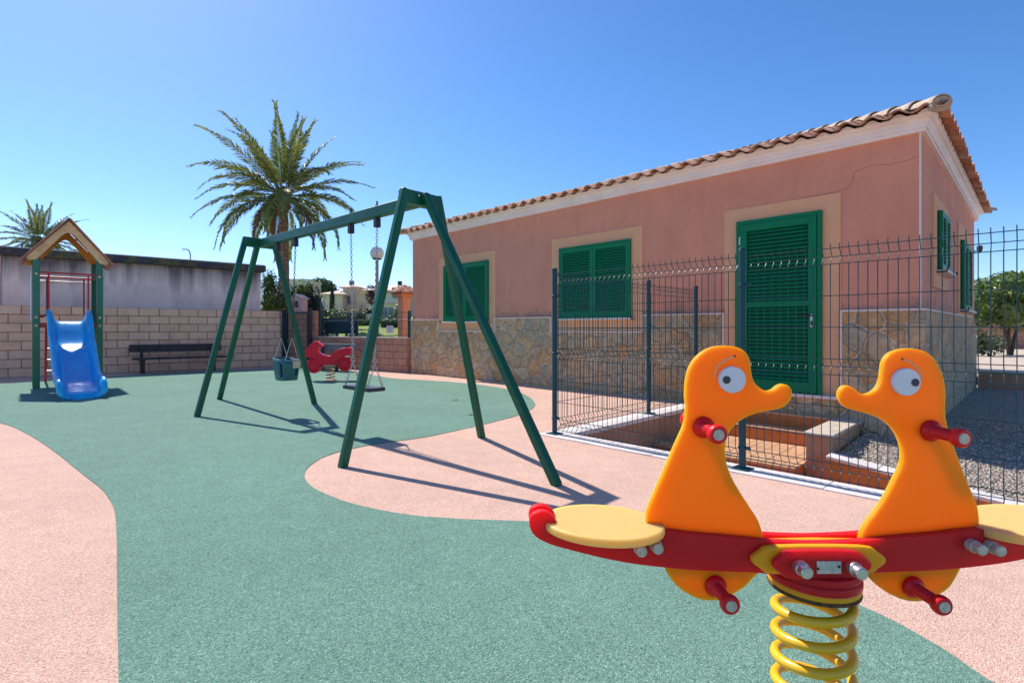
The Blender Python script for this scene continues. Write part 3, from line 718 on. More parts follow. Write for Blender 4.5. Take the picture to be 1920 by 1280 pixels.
for k, (a, b) in enumerate(posts):
    p = loc(a, b); pb = MB(); pb.lathe([(0.024, 0), (0.024, 1.535), (0.027, 1.535), (0.027, 1.55), (0.022, 1.562), (0.010, 1.568)], 14, TR(p.x, p.y, 0))
    po = pb.build('post', M['post'], fen)
    pt = MB(); pt.cbox((0, 0, 0.004), (0.12, 0.12, 0.008), Matrix.Translation(p) @ RZ(UA))
    pt.build('base_plate', M['post'], po, bev=0.002)
    for zz in (0.15, 0.76, 1.30):
        c = MB(); c.lathe([(0.029, -0.011), (0.029, 0.011)], 12, TR(p.x, p.y, zz)); c.cbox((0.04, 0, zz), (0.03, 0.022, 0.022), Matrix.Translation((p.x, p.y, 0)) @ RZ(UA if b == FB else UA+R(90)))
        c.build('clamp', M['post'], po, bev=0.002, seg=1)
for i in range(2): mesh_panel(loc(FA+i*SPC+.035, FB), loc(FA+(i+1)*SPC-.035, FB), V_, fen)
mesh_panel(loc(FA, FB+.035), loc(FA, FB+1.69-.035), U, fen); mesh_panel(loc(FA, FB+1.69+.035), loc(FA, FACB-.175), U, fen)

# ------------------------------------------------------------------ sunken steps
sw = thing('sunken_steps', 'terracotta tiled steps going down from the green door into a walled well', 'steps', AB(FA, FB, 0), UA)
def l2(a): return a - FA
def w2(b): return b - FB
WA = -1.622
# walls of the well
mb = MB(); mb.box(-0.10, 0.10, 0.10, w2(FACB)-0.04, -1.3, -0.0305)
mb.build('retaining_wall', M['pitwall'], sw)
mb = MB(); mb.box(-0.10, 9.0, -0.10, 0.0995, -1.3, -0.0305); mb.build('retaining_wall', M['pitwall'], sw)
cp = MB()
x = -0.115
while x < 6.2:
    cp.box(x, x+0.597, -0.105, 0.115, -0.0302, 0.012); x += 0.6
y = 0.1155
while y < w2(FACB)-0.15:
    e = min(y+0.597, w2(FACB)-0.04); cp.box(-0.115, 0.125, y, e, -0.0302, 0.012); y += 0.6
cp.build('coping', M['kerb'], sw, bev=0.003, seg=1)
X0, X1 = 0.1005, l2(WA)-.0005
def step(y0, y1, z, zb):
    s = MB(); s.box(X0, X1, y0, y1-.0005, zb, z-0.022); so = s.build('step', M['riser'], sw)
    t = MB(); t.box(X0, X1, y0-0.012, y1-.0005, z-0.0215, z); t.build('tread', M['floor'], so, bev=0.004, seg=2)
yF = w2(FACB)-0.036
step(w2(6.66), yF, 0.0, -1.2); step(w2(6.43), w2(6.66), -0.155, -1.2); step(w2(5.36), w2(6.43), -0.31, -1.2); step(w2(4.75), w2(5.36), -0.465, -1.2)
mb = MB(); mb.box(X0, 9.0, 0.10, w2(4.75)-.0005, -1.2, -0.62); mb.box(X1+.001, 9.0, w2(4.75), w2(5.45), -1.2, -0.62)
mb.build('floor', M['floor'], sw)
# low stone wall beside the steps
lw = thing('low_wall', 'short plastered wall with a broad lichen covered coping beside the steps', 'wall', AB(WA, 5.60, 0), UA)
mb = MB(); mb.box(0.02, 0.235, 0.02, FACB-5.60-0.04, -1.1, -0.031); mb.build('wall', M['pitwall'], lw)
mb = MB(); mb.box(0.0, 0.255, 0.0, 0.55, -0.0305, 0.0); mb.box(0.0, 0.255, 0.5525, FACB-5.60-0.04, -0.0305, 0.0); mb.build('coping', M['copst'], lw, bev=0.004)
# sloping retaining wall holding the gravel
rw = thing('gravel_retaining_wall', 'orange tiled retaining wall with pale coping sloping down in front of the gravel', 'wall', AB(WA+0.235, 5.45, 0), UA)
def rz_(x): return -0.165 - 0.128 * x
mb = MB(); Lr = 6.5
mb.add([(0, .03, -1.2), (Lr, .03, -1.2), (Lr, .03, rz_(Lr)-.031), (0, .03, rz_(0)-.031), (0, .17, -1.2), (Lr, .17, -1.2), (Lr, .17, rz_(Lr)-.031), (0, .17, rz_(0)-.031)],
       [(0,1,2,3),(7,6,5,4),(0,4,5,1),(3,2,6,7),(0,3,7,4),(1,5,6,2)])
mb.build('wall', M['riser'], rw)
mb = MB(); x = 0
while x < Lr:
    a_, b_ = x, x+0.395
    vs = [(a_, 0, rz_(a_)-.03), (b_, 0, rz_(b_)-.03), (b_, .2, rz_(b_)-.03), (a_, .2, rz_(a_)-.03), (a_, 0, rz_(a_)), (b_, 0, rz_(b_)), (b_, .2, rz_(b_)), (a_, .2, rz_(a_))]
    mb.add(vs, [(0,3,2,1),(4,5,6,7),(0,1,5,4),(1,2,6,5),(2,3,7,6),(3,0,4,7)]); x += 0.4
mb.build('coping', M['kerb'], rw, bev=0.003, seg=1)
# terrace wall beyond the gravel
tw = thing('terrace_wall', 'low brown retaining wall with pale coping at the far side of the gravel', 'wall', AB(-0.80, 12.92, 0), UA)
mb = MB(); mb.box(0, 14, 0, 0.2, -0.3, 0.2195); mb.build('wall', M['pitwall'], tw)
mb = MB(); mb.box(-.05, 14, -0.03, 0.24, 0.22, 0.255); mb.build('coping', M['kerb'], tw, bev=0.004)
tw2 = thing('garden_step', 'pale raised step of stone slabs beyond the terrace wall', 'step', AB(0.0, 13.9, 0.2), UA)
mb = MB(); mb.box(0, 9, 0, 0.25, 0, 0.15); mb.build('riser', M['riser'], tw2); mb = MB(); mb.box(-.02, 9, -0.02, 0.6, 0.1505, 0.19); mb.build('slab', M['kerb'], tw2, bev=.004)

# ------------------------------------------------------------------ swing set
nm = Vector((-0.755, 4.304, 0)); fm = Vector((-3.120, 6.468, 0))
bd = (fm - nm).normalized(); pd = Vector((bd.y, -bd.x, 0)); BL = (fm - nm).length
sg = thing('swing_set', 'green metal swing frame with three splayed legs at each end', 'swing', (nm + fm)/2, math.atan2(bd.y, bd.x))
# local x along the beam toward the far end ; local y = left of it ; right = -y  (pd)
hb = BL/2; BZ = 2.06
def sqtube(p0, p1, w, name, mat, parent, roll=None, bev=0.008, h=None):
    p0 = Vector(p0); p1 = Vector(p1); d_ = (p1-p0); zq = d_.normalized()
    xq = Vector(roll) if roll else Vector((1, 0, 0)); xq = (xq - zq*xq.dot(zq)).normalized(); yq = zq.cross(xq)
    m_ = Matrix((( xq.x, yq.x, zq.x, p0.x), (xq.y, yq.y, zq.y, p0.y), (xq.z, yq.z, zq.z, p0.z), (0, 0, 0, 1)))
    b_ = MB(); h = h or w; b_.box(-w/2, w/2, -h/2, h/2, 0, d_.length, m_); return b_.build(name, mat, parent, bev=bev, seg=3)
sqtube((-hb+0.03, 0, BZ), (hb-0.03, 0, BZ), 0.075, 'beam', M['swing'], sg, (0, 1, 0), h=0.095)
for s in (-1, 1):                                   # s=-1 near end, +1 far end
    sqtube((s*hb, -0.19, BZ+.005), (s*hb, 0.19, BZ+.005), 0.085, 'cross_head', M['swing'], sg, (1, 0, 0), bev=0.006, h=0.11)
    for t_ in (-1, 1):
        foot = (s*hb, t_*0.705, -0.01); top = (s*hb + s*0.012, t_*0.165, 2.125)
        sqtube(foot, top, 0.062, 'leg', M['swing'], sg, (1, 0, 0), bev=0.014)
    sqtube((s*(hb+1.42), 0, -0.01), (s*(hb+0.06), 0, 2.10), 0.062, 'leg', M['swing'], sg, (0, 1, 0), bev=0.014)
for s in (-1, 1):
    for y_ in (-.06, 0.0, .06):
        q_ = MB(); q_.lathe([(.013, 0), (.013, .008), (.006, .012)], 6, TR(s*(hb+.055 if s < 0 else hb+.055), y_, BZ+.02) @ RY(R(90*s))); q_.build('bolt', M['steel'], sg)
def hanger_x(sv): return -hb + sv * BL
def links(p0, p1, mbx, ln=0.034, wd=0.019, r=0.0032):
    p0 = Vector(p0); p1 = Vector(p1); d_ = p1-p0; n = max(1, int(d_.length/(ln*0.80))); zq = d_.normalized()
    a = zq.orthogonal().normalized(); b = zq.cross(a)
    for i in range(n):
        c = p0 + d_*((i+.5)/n); e = (a if i % 2 else b); L_ = d_.length/n*1.18
        pl = []
        for k in range(10):
            an = 2*math.pi*k/10; pl.append(c + e*math.cos(an)*wd/2 + zq*math.sin(an)*L_/2)
        mbx.tube(pl, r, 5, closed=True)
for sv in (0.1985, 0.338, 0.703, 0.8446):
    x = hanger_x(sv); hb_ = MB()
    hb_.tube([(x, 0, BZ-0.06), (x, 0, BZ+0.10)], 0.008, 8); hb_.lathe([(0.018, 0), (0.018, 0.014)], 6, TR(x, 0, BZ+0.05))
    hb_.build('bolt', M['black'], sg)
    hb_ = MB(); hb_.cbox((x, 0, BZ-0.095), (0.05, 0.05, 0.085)); hb_.build('hanger', M['seatb'], sg, bev=0.005)
# flat swing
def to_world(x, y, z): return sg.matrix_basis @ Vector((x, y, z))
bpy.context.view_layer.update()
x0, x1 = hanger_x(0.1985), hanger_x(0.338); xm = (x0+x1)/2
fs_ = thing('flat_swing', 'black rubber plank swing hanging on two steel chains from the near half of the beam', 'swing seat', sg.matrix_basis @ Vector((xm, 0, 0.45)), math.atan2(bd.y, bd.x), 'swings hanging from the green frame')
hw = (x1-x0)/2; ztop = BZ-0.14-0.45; zr = 0.27
for s in (-1, 1):
    c = MB(); links((s*hw, 0, ztop), (s*hw*0.84, 0, zr), c)
    rg_ = [(s*hw*0.84, 0.019*math.cos(k*math.pi/6), zr-0.015+0.019*math.sin(k*math.pi/6)) for k in range(12)]
    c.tube(rg_, 0.005, 6, closed=True)
    for t_ in (-1, 1): links((s*hw*0.84, 0, zr-.03), (s*0.19, t_*0.075, 0.03), c)
    c.build('chain', M['zinc'], fs_)
m_ = MB(); m_.box(-0.23, 0.23, -0.09, 0.09, -0.017, 0.017); m_.build('seat', M['seatb'], fs_, bev=0.012, seg=3)
for s in (-1, 1):
    for t_ in (-1, 1):
        e = MB(); e.tube([(s*0.19 + 0.012*math.cos(k*math.pi/5), t_*0.075, 0.026 + 0.014*math.sin(k*math.pi/5)) for k in range(10)], 0.004, 6, closed=True); e.build('eye_bolt', M['steel'], fs_)
# bucket swing
x0, x1 = hanger_x(0.703), hanger_x(0.8446); xm = (x0+x1)/2
bs = thing('bucket_swing', 'dark teal toddler bucket swing hanging on two chains from the far half of the beam', 'swing seat', sg.matrix_basis @ Vector((xm, 0, 0.40)), math.atan2(bd.y, bd.x), 'swings hanging from the green frame')
hw = (x1-x0)/2; ztop = BZ-0.14-0.40; zr = 0.50
for s in (-1, 1):
    c = MB(); links((s*hw, 0, ztop), (s*hw*0.62, 0, zr), c); c.build('chain', M['black'], bs)
    t1 = MB(); ap = (s*hw*0.62, 0, zr)
    t1.tube([(s*0.135, -0.08, 0.245), ap, (s*0.135, 0.08, 0.245)], 0.005, 7); t1.tube([(s*0.135, -0.083, 0.245), (s*0.135, 0.083, 0.245)], 0.005, 7)
    t1.build('hanger_rod', M['steel'], bs)
# bucket shell: superellipse rings with two leg holes, thickened
bk = MB(); NR, NS = 7, 32; rings = []
def se(an, a, b, e=0.62):
    c_, s_ = math.cos(an), math.sin(an); return (a*math.copysign(abs(c_)**e, c_), b*math.copysign(abs(s_)**e, s_))
for i in range(NR):
    f_ = i/(NR-1); z = 0.02 + 0.24*f_; k = 0.80 + 0.20*math.sin(f_*math.pi/2)
    for j in range(NS):
        px_, py_ = se(2*math.pi*j/NS, 0.150*k, 0.125*k); rim = (0.018*math.sin(2*math.pi*j/NS+1.2) if f_ > .8 else 0)
        bk.v.append(Vector((px_, py_, z + rim)))
for i in range(NR-1):
    for j in range(NS):
        an = 2*math.pi*(j+.5)/NS
        hole = (1 <= i <= 4) and (min(abs(an-4.15), abs(an-5.28), abs(an-1.0), abs(an-2.14), abs(an-3.5), abs(an-.36)) < 0.16)
        if not hole: bk.f.append((i*NS+j, i*NS+(j+1) % NS, (i+1)*NS+(j+1) % NS, (i+1)*NS+j))
bk.f.append(tuple(range(NS-1, -1, -1)))
so = bk.build('bucket', M['bucket'], bs, sharp=80)
md = so.modifiers.new('thick', 'SOLIDIFY'); md.thickness = 0.014; md.offset = -1
m_ = MB(); m_.box(-0.165, -0.155, -0.09, 0.0, 0.16, 0.235); m_.build('maker_plate', M['tan'], bs, bev=0.004)

# ------------------------------------------------------------------ slide tower
TE = Vector((0.73, 0.683, 0)).normalized()
tc = Vector((-7.98, 8.75, 0)) + TE*0.417 + Vector((-TE.y, TE.x, 0))*0.47
st_t = thing('slide_tower', 'small play tower with green posts, faded yellow gable roof and red rails', 'play tower', tc, math.atan2(TE.y, TE.x))
PX, PY = 0.417, 0.47
for sx in (-1, 1):
    for sy in (-1, 1):
        m_ = MB(); m_.box(sx*PX-.045, sx*PX+.045, sy*PY-.045, sy*PY+.045, -0.01, 2.24); p_ = m_.build('post', M['tower'], st_t, bev=0.008)
        if sy < 0:
            for zz in (1.93, 1.20, 1.06):
                q_ = MB(); q_.lathe([(0.022, 0), (0.022, .006), (0.012, .012)], 12, TR(sx*PX, sy*PY-.045, zz) @ RX(R(90))); q_.build('bolt_cap', M['fascia'], p_)
m_ = MB(); m_.box(-PX+.045, PX-.045, -PY+.02, PY-.02, 1.03, 1.055); m_.build('platform', M['wood'], st_t)
m_ = MB(); m_.box(-PX+.0455, PX-.0455, -PY-.02, -PY+.018, 1.035, 1.11); m_.box(-PX+.0455, PX-.0455, PY-.018, PY+.02, 1.035, 1.11); m_.build('platform_beam', M['red'], st_t, bev=.004)
for sy in (-1, 1):
    y = sy*(PY)
    m_ = MB(); m_.tube([(-PX+.03, y, 1.96), (PX-.03, y, 1.96)], 0.014, 10); m_.tube([(-PX+.03, y, 1.88), (PX-.03, y, 1.88)], 0.010, 8)
    for s in (-1, 1):
        xx = s*(PX-.155)
        m_.tube(smooth_poly([(xx, y, 1.96), (xx, y, 1.6), (xx, y, 1.33), (xx+s*.02, y, 1.26), (xx+s*.06, y, 1.225), (xx+s*.12, y, 1.22)], 3, False), 0.013, 8)
    m_.build('guard_rail', M['red'], st_t)
for s in (-1, 1):
    m_ = MB(); m_.box(s*(PX+.058)-.011, s*(PX+.058)+.011, -PY+.03, PY+.03, 1.14, 1.97); m_.build('side_panel', M['lilac'], st_t, bev=.006)
ld = MB()
for s in (-1, 1): ld.tube([(s*0.27, 1.0, -0.005), (s*0.27, PY+.03, 1.06), (s*0.27, PY+.03, 1.12)], 0.018, 8)
for k in range(1, 5):
    f_ = k/5; ld.tube([(-0.27, 1.0+(PY+.03-1.0)*f_, 1.06*f_), (0.27, 1.0+(PY+.03-1.0)*f_, 1.06*f_)], 0.013, 8)
ld.build('ladder', M['red'], st_t)
# roof: two panels on an inverted V, with fascia boards front and back
EX, ezv, rzv = 0.575, 2.18, 2.90; sl_ = math.atan2(rzv-ezv, EX)
m_ = MB()
for s in (-1, 1):
    n_ = 5; wdt = math.hypot(EX, rzv-ezv)
    m4 = TR(0, 0, rzv) @ (RY(sl_) if s > 0 else RY(-sl_))
    if s > 0: m_.box(0.0, wdt+.03, -PY-.14, PY+.14, -0.0, 0.016, m4)
    else: m_.box(-wdt-.03, 0.0, -PY-.14, PY+.14, -0.0, 0.016, m4)
    for k in range(7):                               # splintered lower edge
        y0 = -PY-.13+k*0.17; L_ = wdt+.03+0.03+0.03*((k*37) % 5)/5
        if s > 0: m_.box(wdt+.0301, L_, y0, y0+.06, 0.002, 0.014, m4)
        else: m_.box(-L_, -wdt-.0301, y0, y0+.06, 0.002, 0.014, m4)
m_.build('roof', M['roofp'], st_t)
for sy, mt in ((-1, 'fascia'), (1, 'fascia2')):
    y0 = sy*(PY+.055)
    outer = [(-EX+.03, ezv+.02), (0, rzv-.035), (EX-.03, ezv+.02)]
    inner = [(EX-.06, ezv-.035), (EX-.16, ezv-.015), (0.10, rzv-.31), (0.04, rzv-.25), (0, rzv-.235), (-0.04, rzv-.25), (-0.10, rzv-.31), (-EX+.16, ezv-.015), (-EX+.06, ezv-.035)]
    m_ = MB(); m_.prism(outer + inner, y0-.015, y0+.015); fo_ = m_.build('fascia', M[mt], st_t, bev=.004)
    for (xx, zz) in ((-.05, rzv-.12), (.05, rzv-.12), (-.40, ezv+.14), (.42, ezv+.12)):
        q_ = MB(); q_.lathe([(0.011, 0), (0.009, .006)], 8, TR(xx, y0-.015, zz) @ RX(R(90))); q_.build('screw', M['rust'], fo_)
# slide chute
prof = smooth_poly([(-0.06, 1.125), (0.04, 1.115), (0.14, 1.06), (0.38, 0.80), (0.50, 0.715), (0.62, 0.66), (0.72, 0.60), (1.0, 0.42), (1.35, 0.215), (1.6, 0.14), (1.9, 0.115), (2.08, 0.10), (2.16, 0.06), (2.19, 0.0)], 5, False)
cs = [(-0.285, 0.075), (-0.292, 0.13), (-0.285, 0.165), (-0.262, 0.175), (-0.24, 0.155), (-0.215, 0.07), (-0.20, 0.028), (-0.17, 0.006), (-0.12, 0.0), (0, 0.0)]
cs = cs + [(-x, z) for x, z in cs[-2::-1]]
m_ = MB(); n = len(cs); P2 = [Vector((p[0], p[1])) for p in prof]
Ltot = len(P2)
for i, p in enumerate(P2):
    d_ = (P2[min(i+1, Ltot-1)] - P2[max(i-1, 0)]).normalized(); nn = Vector((-d_.y, d_.x))
    if nn.y < 0: nn = -nn
    f_ = i/(Ltot-1)
    up = Vector((0.0, 1.0)) if f_ < 0.1 else nn
    wsc = 1.0 - 0.07*f_ - 0.35*max(0, f_-0.93)/0.07; hs = 1.0
    if f_ < 0.10: hs = 1.15
    if f_ > 0.86: hs = max(0.25, 1 - (f_-0.86)/0.14*0.8)
    # wave in the side walls like the moulded chute
    hs *= 1 + 0.10*math.sin(f_*9)
    for (cx, cz) in cs:
        q_ = p + up*cz*hs; m_.v.append(Vector((cx*wsc + 0.045*f_, -PY-.045-q_.x, q_.y)))
for i in range(Ltot-1):
    for k in range(n-1): m_.f.append((i*n+k, (i+1)*n+k, (i+1)*n+k+1, i*n+k+1))
so = m_.build('slide', M['blue'], st_t, sharp=75); md = so.modifiers.new('thick', 'SOLIDIFY'); md.thickness = 0.012; md.offset = 1
m_ = MB(); m_.tube([(0.0, -PY-1.75, -.01), (0.0, -PY-1.75, 0.12)], 0.02, 8); m_.build('slide_foot', M['steel'], st_t)

# ------------------------------------------------------------------ motorbike spring rider
YM = 10.15; mo = G(619.5, 713.4)
mt = thing('motorbike_spring_rider', 'red plastic motorbike rocker on a rusty coil spring', 'spring rider', mo, R(6))
def mp(zx, zy): return ((zx-1030)/7.385/F*YM, H-((zy/7.385+620)-617)/F*YM)
body = [(705,310),(718,262),(745,220),(775,185),(820,152),(865,142),(892,168),(928,192),(936,208),(915,216),(888,228),(876,262),(888,300),(930,325),(990,343),(1045,343),(1080,300),(1140,260),(1210,238),(1290,228),(1325,245),(1336,285),(1322,312),(1290,330),(1240,352),(1190,372),(1150,395),(1130,430),(1105,460),(1030,466),(940,462),(905,440),(870,410),(830,385),(795,370),(762,368),(735,362),(710,350)]
pts = smooth_poly([mp(*p) for p in body], 3)
m_ = MB(); m_.prism([(p[0], p[1]) for p in pts], -0.085, 0.085); m_.build('body', M['redmoto'], mt, bev=0.035, seg=4, sharp=60)
for (cx, cy, r_) in ((815, 480, 105), (1232, 462, 100)):
    c = mp(cx, cy); rr_ = r_/7.385/F*YM
    m_ = MB(); m_.lathe([(rr_*.15, -.062), (rr_*.5, -.060), (rr_*.55, -.052), (rr_*.68, -.052), (rr_*.74, -.066), (rr_*.9, -.062), (rr_, -.035), (rr_, .035), (rr_*.9, .062), (rr_*.74, .066), (rr_*.68, .052), (rr_*.55, .052), (rr_*.5, .060), (rr_*.15, .062)], 28, TR(c[0], 0, c[1]) @ RX(R(90)))
    m_.build('wheel', M['redmoto'], mt, sharp=40)
m_ = MB(); hpt = mp(900, 205); m_.tube([(hpt[0], -0.15, hpt[1]), (hpt[0], 0.15, hpt[1])], 0.014, 10); m_.build('handlebar', M['redp'], mt)
hl = mp(788, 225)
for sy in (-1, 1):
    m_ = MB(); m_.lathe([(0.020, 0), (0.018, .006)], 12, TR(hl[0], sy*.083, hl[1]) @ RX(R(90*(-sy if sy < 0 else -1))) if sy > 0 else TR(hl[0], -.083, hl[1]) @ RX(R(90))); m_.build('headlight', M['eyeb'], mt)
s1_ = mp(1120, 400); m_ = MB(); m_.tube([(s1_[0], -0.16, mp(0, 440)[1]), (s1_[0], 0.16, mp(0, 440)[1])], 0.012, 8); m_.build('foot_rest', M['redp'], mt)
c = mp(1028, 495); m_ = MB(); m_.cbox((c[0], 0, c[1]+.02), (0.21, 0.14, 0.05)); m_.build('bracket', M['rust'], mt, bev=0.01)
m_ = MB(); zt1 = c[1]-.005; turns = 4
m_.tube([(c[0]+0.085*math.cos(t*2*math.pi), 0.085*math.sin(t*2*math.pi), 0.02+(zt1-.02)*t/turns) for t in [i/16 for i in range(turns*16+1)]], 0.0105, 8); m_.build('spring', M['rust'], mt, sharp=80)
m_ = MB(); m_.lathe([(0.12, 0.0), (0.12, 0.012)], 20, TR(c[0], 0, 0.004)); m_.build('base_plate', M['rust'], mt)

# ------------------------------------------------------------------ duck spring rider (foreground)
YD = 1.14                                            # front face of the orange sheets
def dp(x, y, Y=YD): return ((x-HX)/F*Y, H-(y-HY)/F*Y)
spx = (1524-HX)/F*1.16
dk = thing('duck_spring_rider', 'two seat rocker with two facing orange ducks on a red beam and yellow spring', 'spring rider', (spx, 1.16, 0.0))
OF = Vector((-spx, -1.16, 0)); DM = Matrix.Translation(OF)
ld_ = [(1150,82),(1210,85),(1255,101),(1288,133),(1302,175),(1306,220),(1316,265),(1340,300),(1375,324),(1408,330),(1435,321),(1460,301),(1490,292),(1516,305),(1529,335),(1525,366),(1505,396),(1470,421),(1420,433),(1350,446),(1290,466),(1240,495),(1200,532),(1176,575),(1165,625),(1165,680),(1176,738),(1200,800),(1240,872),(1290,950),(1330,1010),(1356,1065),(1374,1140),(1376,1200),(1350,1320)]
ld_l = [(960+x/2.909, 620+y/2.909) for x, y in ld_]
lob = [(1200+x/2.909, 960+y/2.909) for x, y in [(648,325),(630,345),(580,400),(520,440),(450,475),(390,482),(330,475),(260,445),(200,400),(160,350),(135,305)]]
lside = [(960+x/2.909, 620+y/2.909) for x, y in [(770,1230),(740,1120),(737,1012),(748,968),(780,890),(830,778),(880,660),(915,582),(940,525),(951,470),(955,410),(951,350),(955,282),(970,213),(1000,158),(1042,118),(1092,92)]]
duckL = ld_l[:-1] + lob + lside
rd = [(640,97),(700,100),(752,116),(796,151),(830,210),(850,270),(858,340),(856,420),(860,482),(880,560),(905,632),(937,722),(975,820),(1010,900),(1034,968),(1042,1050),(1035,1100),(1010,1180)]
rd_l = [(1480+x/2.909, 620+y/2.909) for x, y in rd]
lobr = [(1200+x/2.909, 960+y/2.909) for x, y in [(1750,318),(1725,365),(1690,415),(1630,455),(1570,480),(1510,490),(1440,480),(1370,450),(1310,410),(1265,365),(1243,340)]]
rs = [(385,1250),(388,1190),(394,1140),(405,1100),(440,1040),(490,975),(540,898),(590,800),(620,735),(630,680),(621,620),(595,560),(552,510),(500,476),(440,455),(370,436),(318,418),(286,382),(280,342),(298,308),(333,300),(365,320),(400,344),(440,345),(480,321),(505,280),(515,230),(521,180),(541,140),(577,113)]
duckR = rd_l + lobr + [(1480+x/2.909, 620+y/2.909) for x, y in rs]
def sheetpart(pxs, y0, y1, name, mat, bev=0.006, sm=3, parent=None):
    P_ = smooth_poly([dp(x, y, y0) for x, y in pxs], sm) if sm else [Vector(dp(x, y, y0)) for x, y in pxs]
    m_ = MB(); m_.prism([(p[0], p[1]) for p in P_], y0, y1, DM); return m_.build(name, mat, parent or dk, bev=bev, seg=3, sharp=30)
dL = sheetpart(duckL, YD, YD+.019, 'duck', M['orange'], bev=0.005)
dR = sheetpart(duckR, YD, YD+.019, 'duck', M['orange'], bev=0.005)
# red beams in front and behind
CX = 1530.8
topL = [(1242,994),(1300,1001),(1372,1007),(1431,1013),(1480,1016),(1530,1017.5)]
botL = [(1530,1079),(1470,1078),(1406,1073),(1303,1069),(1200,1058.5),(1130,1046),(1062,1029),(1034,1021),(1012,1011),(1001,1002),(994,990),(992.5,977),(996,967),(1006,960.5),(1020,959),(1032,964),(1041,973),(1044,984),(1038,987),(1030,984),(1025,985),(1023,989),(1032,996),(1060,1003)]
botL += [(1110,1000),(1180,992)]
left = botL + topL
right = [(2*CX - x, y) for x, y in reversed(topL[:-1])] + [(2*CX-x, y) for x, y in reversed(botL[1:])]
beam_px = topL + right + botL[:-2] + [(1110,1000),(1180,992)]
bp = []
for p in topL: bp.append(p)
for p in [(2*CX-x, y) for x, y in reversed(topL[:-1])]: bp.append(p)
for p in [(2*CX-x, y) for x, y in reversed(botL)]: bp.append(p)
for p in botL[1:]: bp.append(p)
YB = 1.1205
def beam(y0, name):
    P_ = [Vector(dp(x, y, YB)) for x, y in bp]; P_ = smooth_poly([(p[0], p[1]) for p in P_], 3)
    m_ = MB(); m_.prism([(p[0], p[1]) for p in P_], y0, y0+.019, DM); return m_.build(name, M['redsheet'], dk, bev=0.004, seg=3, sharp=30)
beam(YB, 'beam'); beam(YB+.039, 'beam')
# middle filler layer of yellow between the two beams
fill = [(1434,1014),(1480,1013),(1530,1012),(1580,1013),(1632,1014),(1640,1060),(1530,1072),(1424,1060)]
sheetpart(fill, YD+.0003, YD+.0187, 'filler', M['amber'], bev=.003, sm=0)
# front lozenges
def loz(x0, x1, y0, y1, k=0.33):
    w_ = (y1-y0)*k*1.6; return [(x0+w_, y0), (x1-w_, y0), (x1-w_*.35, y0+(y1-y0)*.2), (x1, (y0+y1)/2), (x1-w_*.35, y1-(y1-y0)*.2), (x1-w_, y1), (x0+w_, y1), (x0+w_*.35, y1-(y1-y0)*.2), (x0, (y0+y1)/2), (x0+w_*.35, y0+(y1-y0)*.2)]
sheetpart(loz(1411, 1664, 1025, 1077, .55), 1.1015, 1.1203, 'amber_plate', M['amber'], bev=.005, sm=3)
sheetpart(loz(1452, 1637, 1034, 1087, .45), 1.0825, 1.1013, 'red_plate', M['redsheet'], bev=.005, sm=3)
lp = MB(); a_ = dp(1531, 1051, 1.082); b_ = dp(1577, 1075, 1.082); lp.box(a_[0], b_[0], 1.0805, 1.0823, b_[1], a_[1], DM); lpo = lp.build('rating_plate', M['label'], dk, bev=.0008, seg=1)
for (xx, yy) in ((1534.5, 1066), (1573.5, 1062)):
    c_ = dp(xx, yy, 1.08); r2 = MB(); r2.lathe([(0.0030, 0), (0.0022, .0016)], 8, DM @ TR(c_[0], 1.0805, c_[1]) @ RX(R(90))); r2.build('rivet', M['black'], lpo)
def bolt(x, y, Yb, ln, r, mat='capm', collar=True):
    c_ = dp(x, y, Yb); m_ = MB(); m_.lathe([(r*1.15, 0), (r*1.15, ln*.45), (r, ln*.5), (r, ln*.93), (r*.85, ln)], 18, DM @ TR(c_[0], Yb, c_[1]) @ RX(R(90))); return m_.build('bolt', M[mat], dk, sharp=35)
bolt(1497, 1060, 1.0824, .035, .0125, 'steel'); bolt(1597, 1062, 1.0824, .035, .0125, 'steel')
for (x, y) in ((1197, 1023), (1227, 1018), (1819, 1020), (1853, 1022)): bolt(x, y, 1.120, .032, .0115)
# eyes
def disc(x, y, rpx, Yb, th, mat, name, parent):
    c_ = dp(x, y, Yb-th); r = rpx/F*(Yb-th); m_ = MB(); m_.lathe([(r, 0), (r, th*.75), (r*.96, th)], 36, DM @ TR(c_[0], Yb, c_[1]) @ RX(R(90))); return m_.build(name, M[mat], parent, sharp=35)
for (d_, ex, ey, er, pxx, pyy) in ((dL, 1374.2, 711.8, 25.2, 1363, 712), (dR, 1701.7, 716, 26, 1717, 717)):
    e_ = disc(ex, ey, er, YD, .010, 'eyew', 'eye', d_); disc(pxx, pyy, 7.3, YD-.010, .0015, 'eyeb', 'pupil', e_)
def brow(pl, parent):
    P_ = smooth_poly([dp(x, y, YD) for x, y in pl], 5, False); m_ = MB(); m_.tube([(p[0], YD+.0012, p[1]) for p in P_], 0.0024, 6, M=DM); m_.build('eyebrow', M['groove'], parent)
brow([(1340,708),(1343,692),(1352,680),(1363,673),(1377,668)], dL); brow([(1692,673),(1705,678),(1716,686),(1726,697),(1731,711)], dR)
for (x, y, d_) in ((1377.5, 667.5, dL), (1692, 673, dR)):
    c_ = dp(x, y); m_ = MB(); m_.lathe([(0.0028, 0), (0.0022, .001)], 8, DM @ TR(c_[0], YD, c_[1]) @ RX(R(90))); m_.build('groove_end', M['peel'], d_)
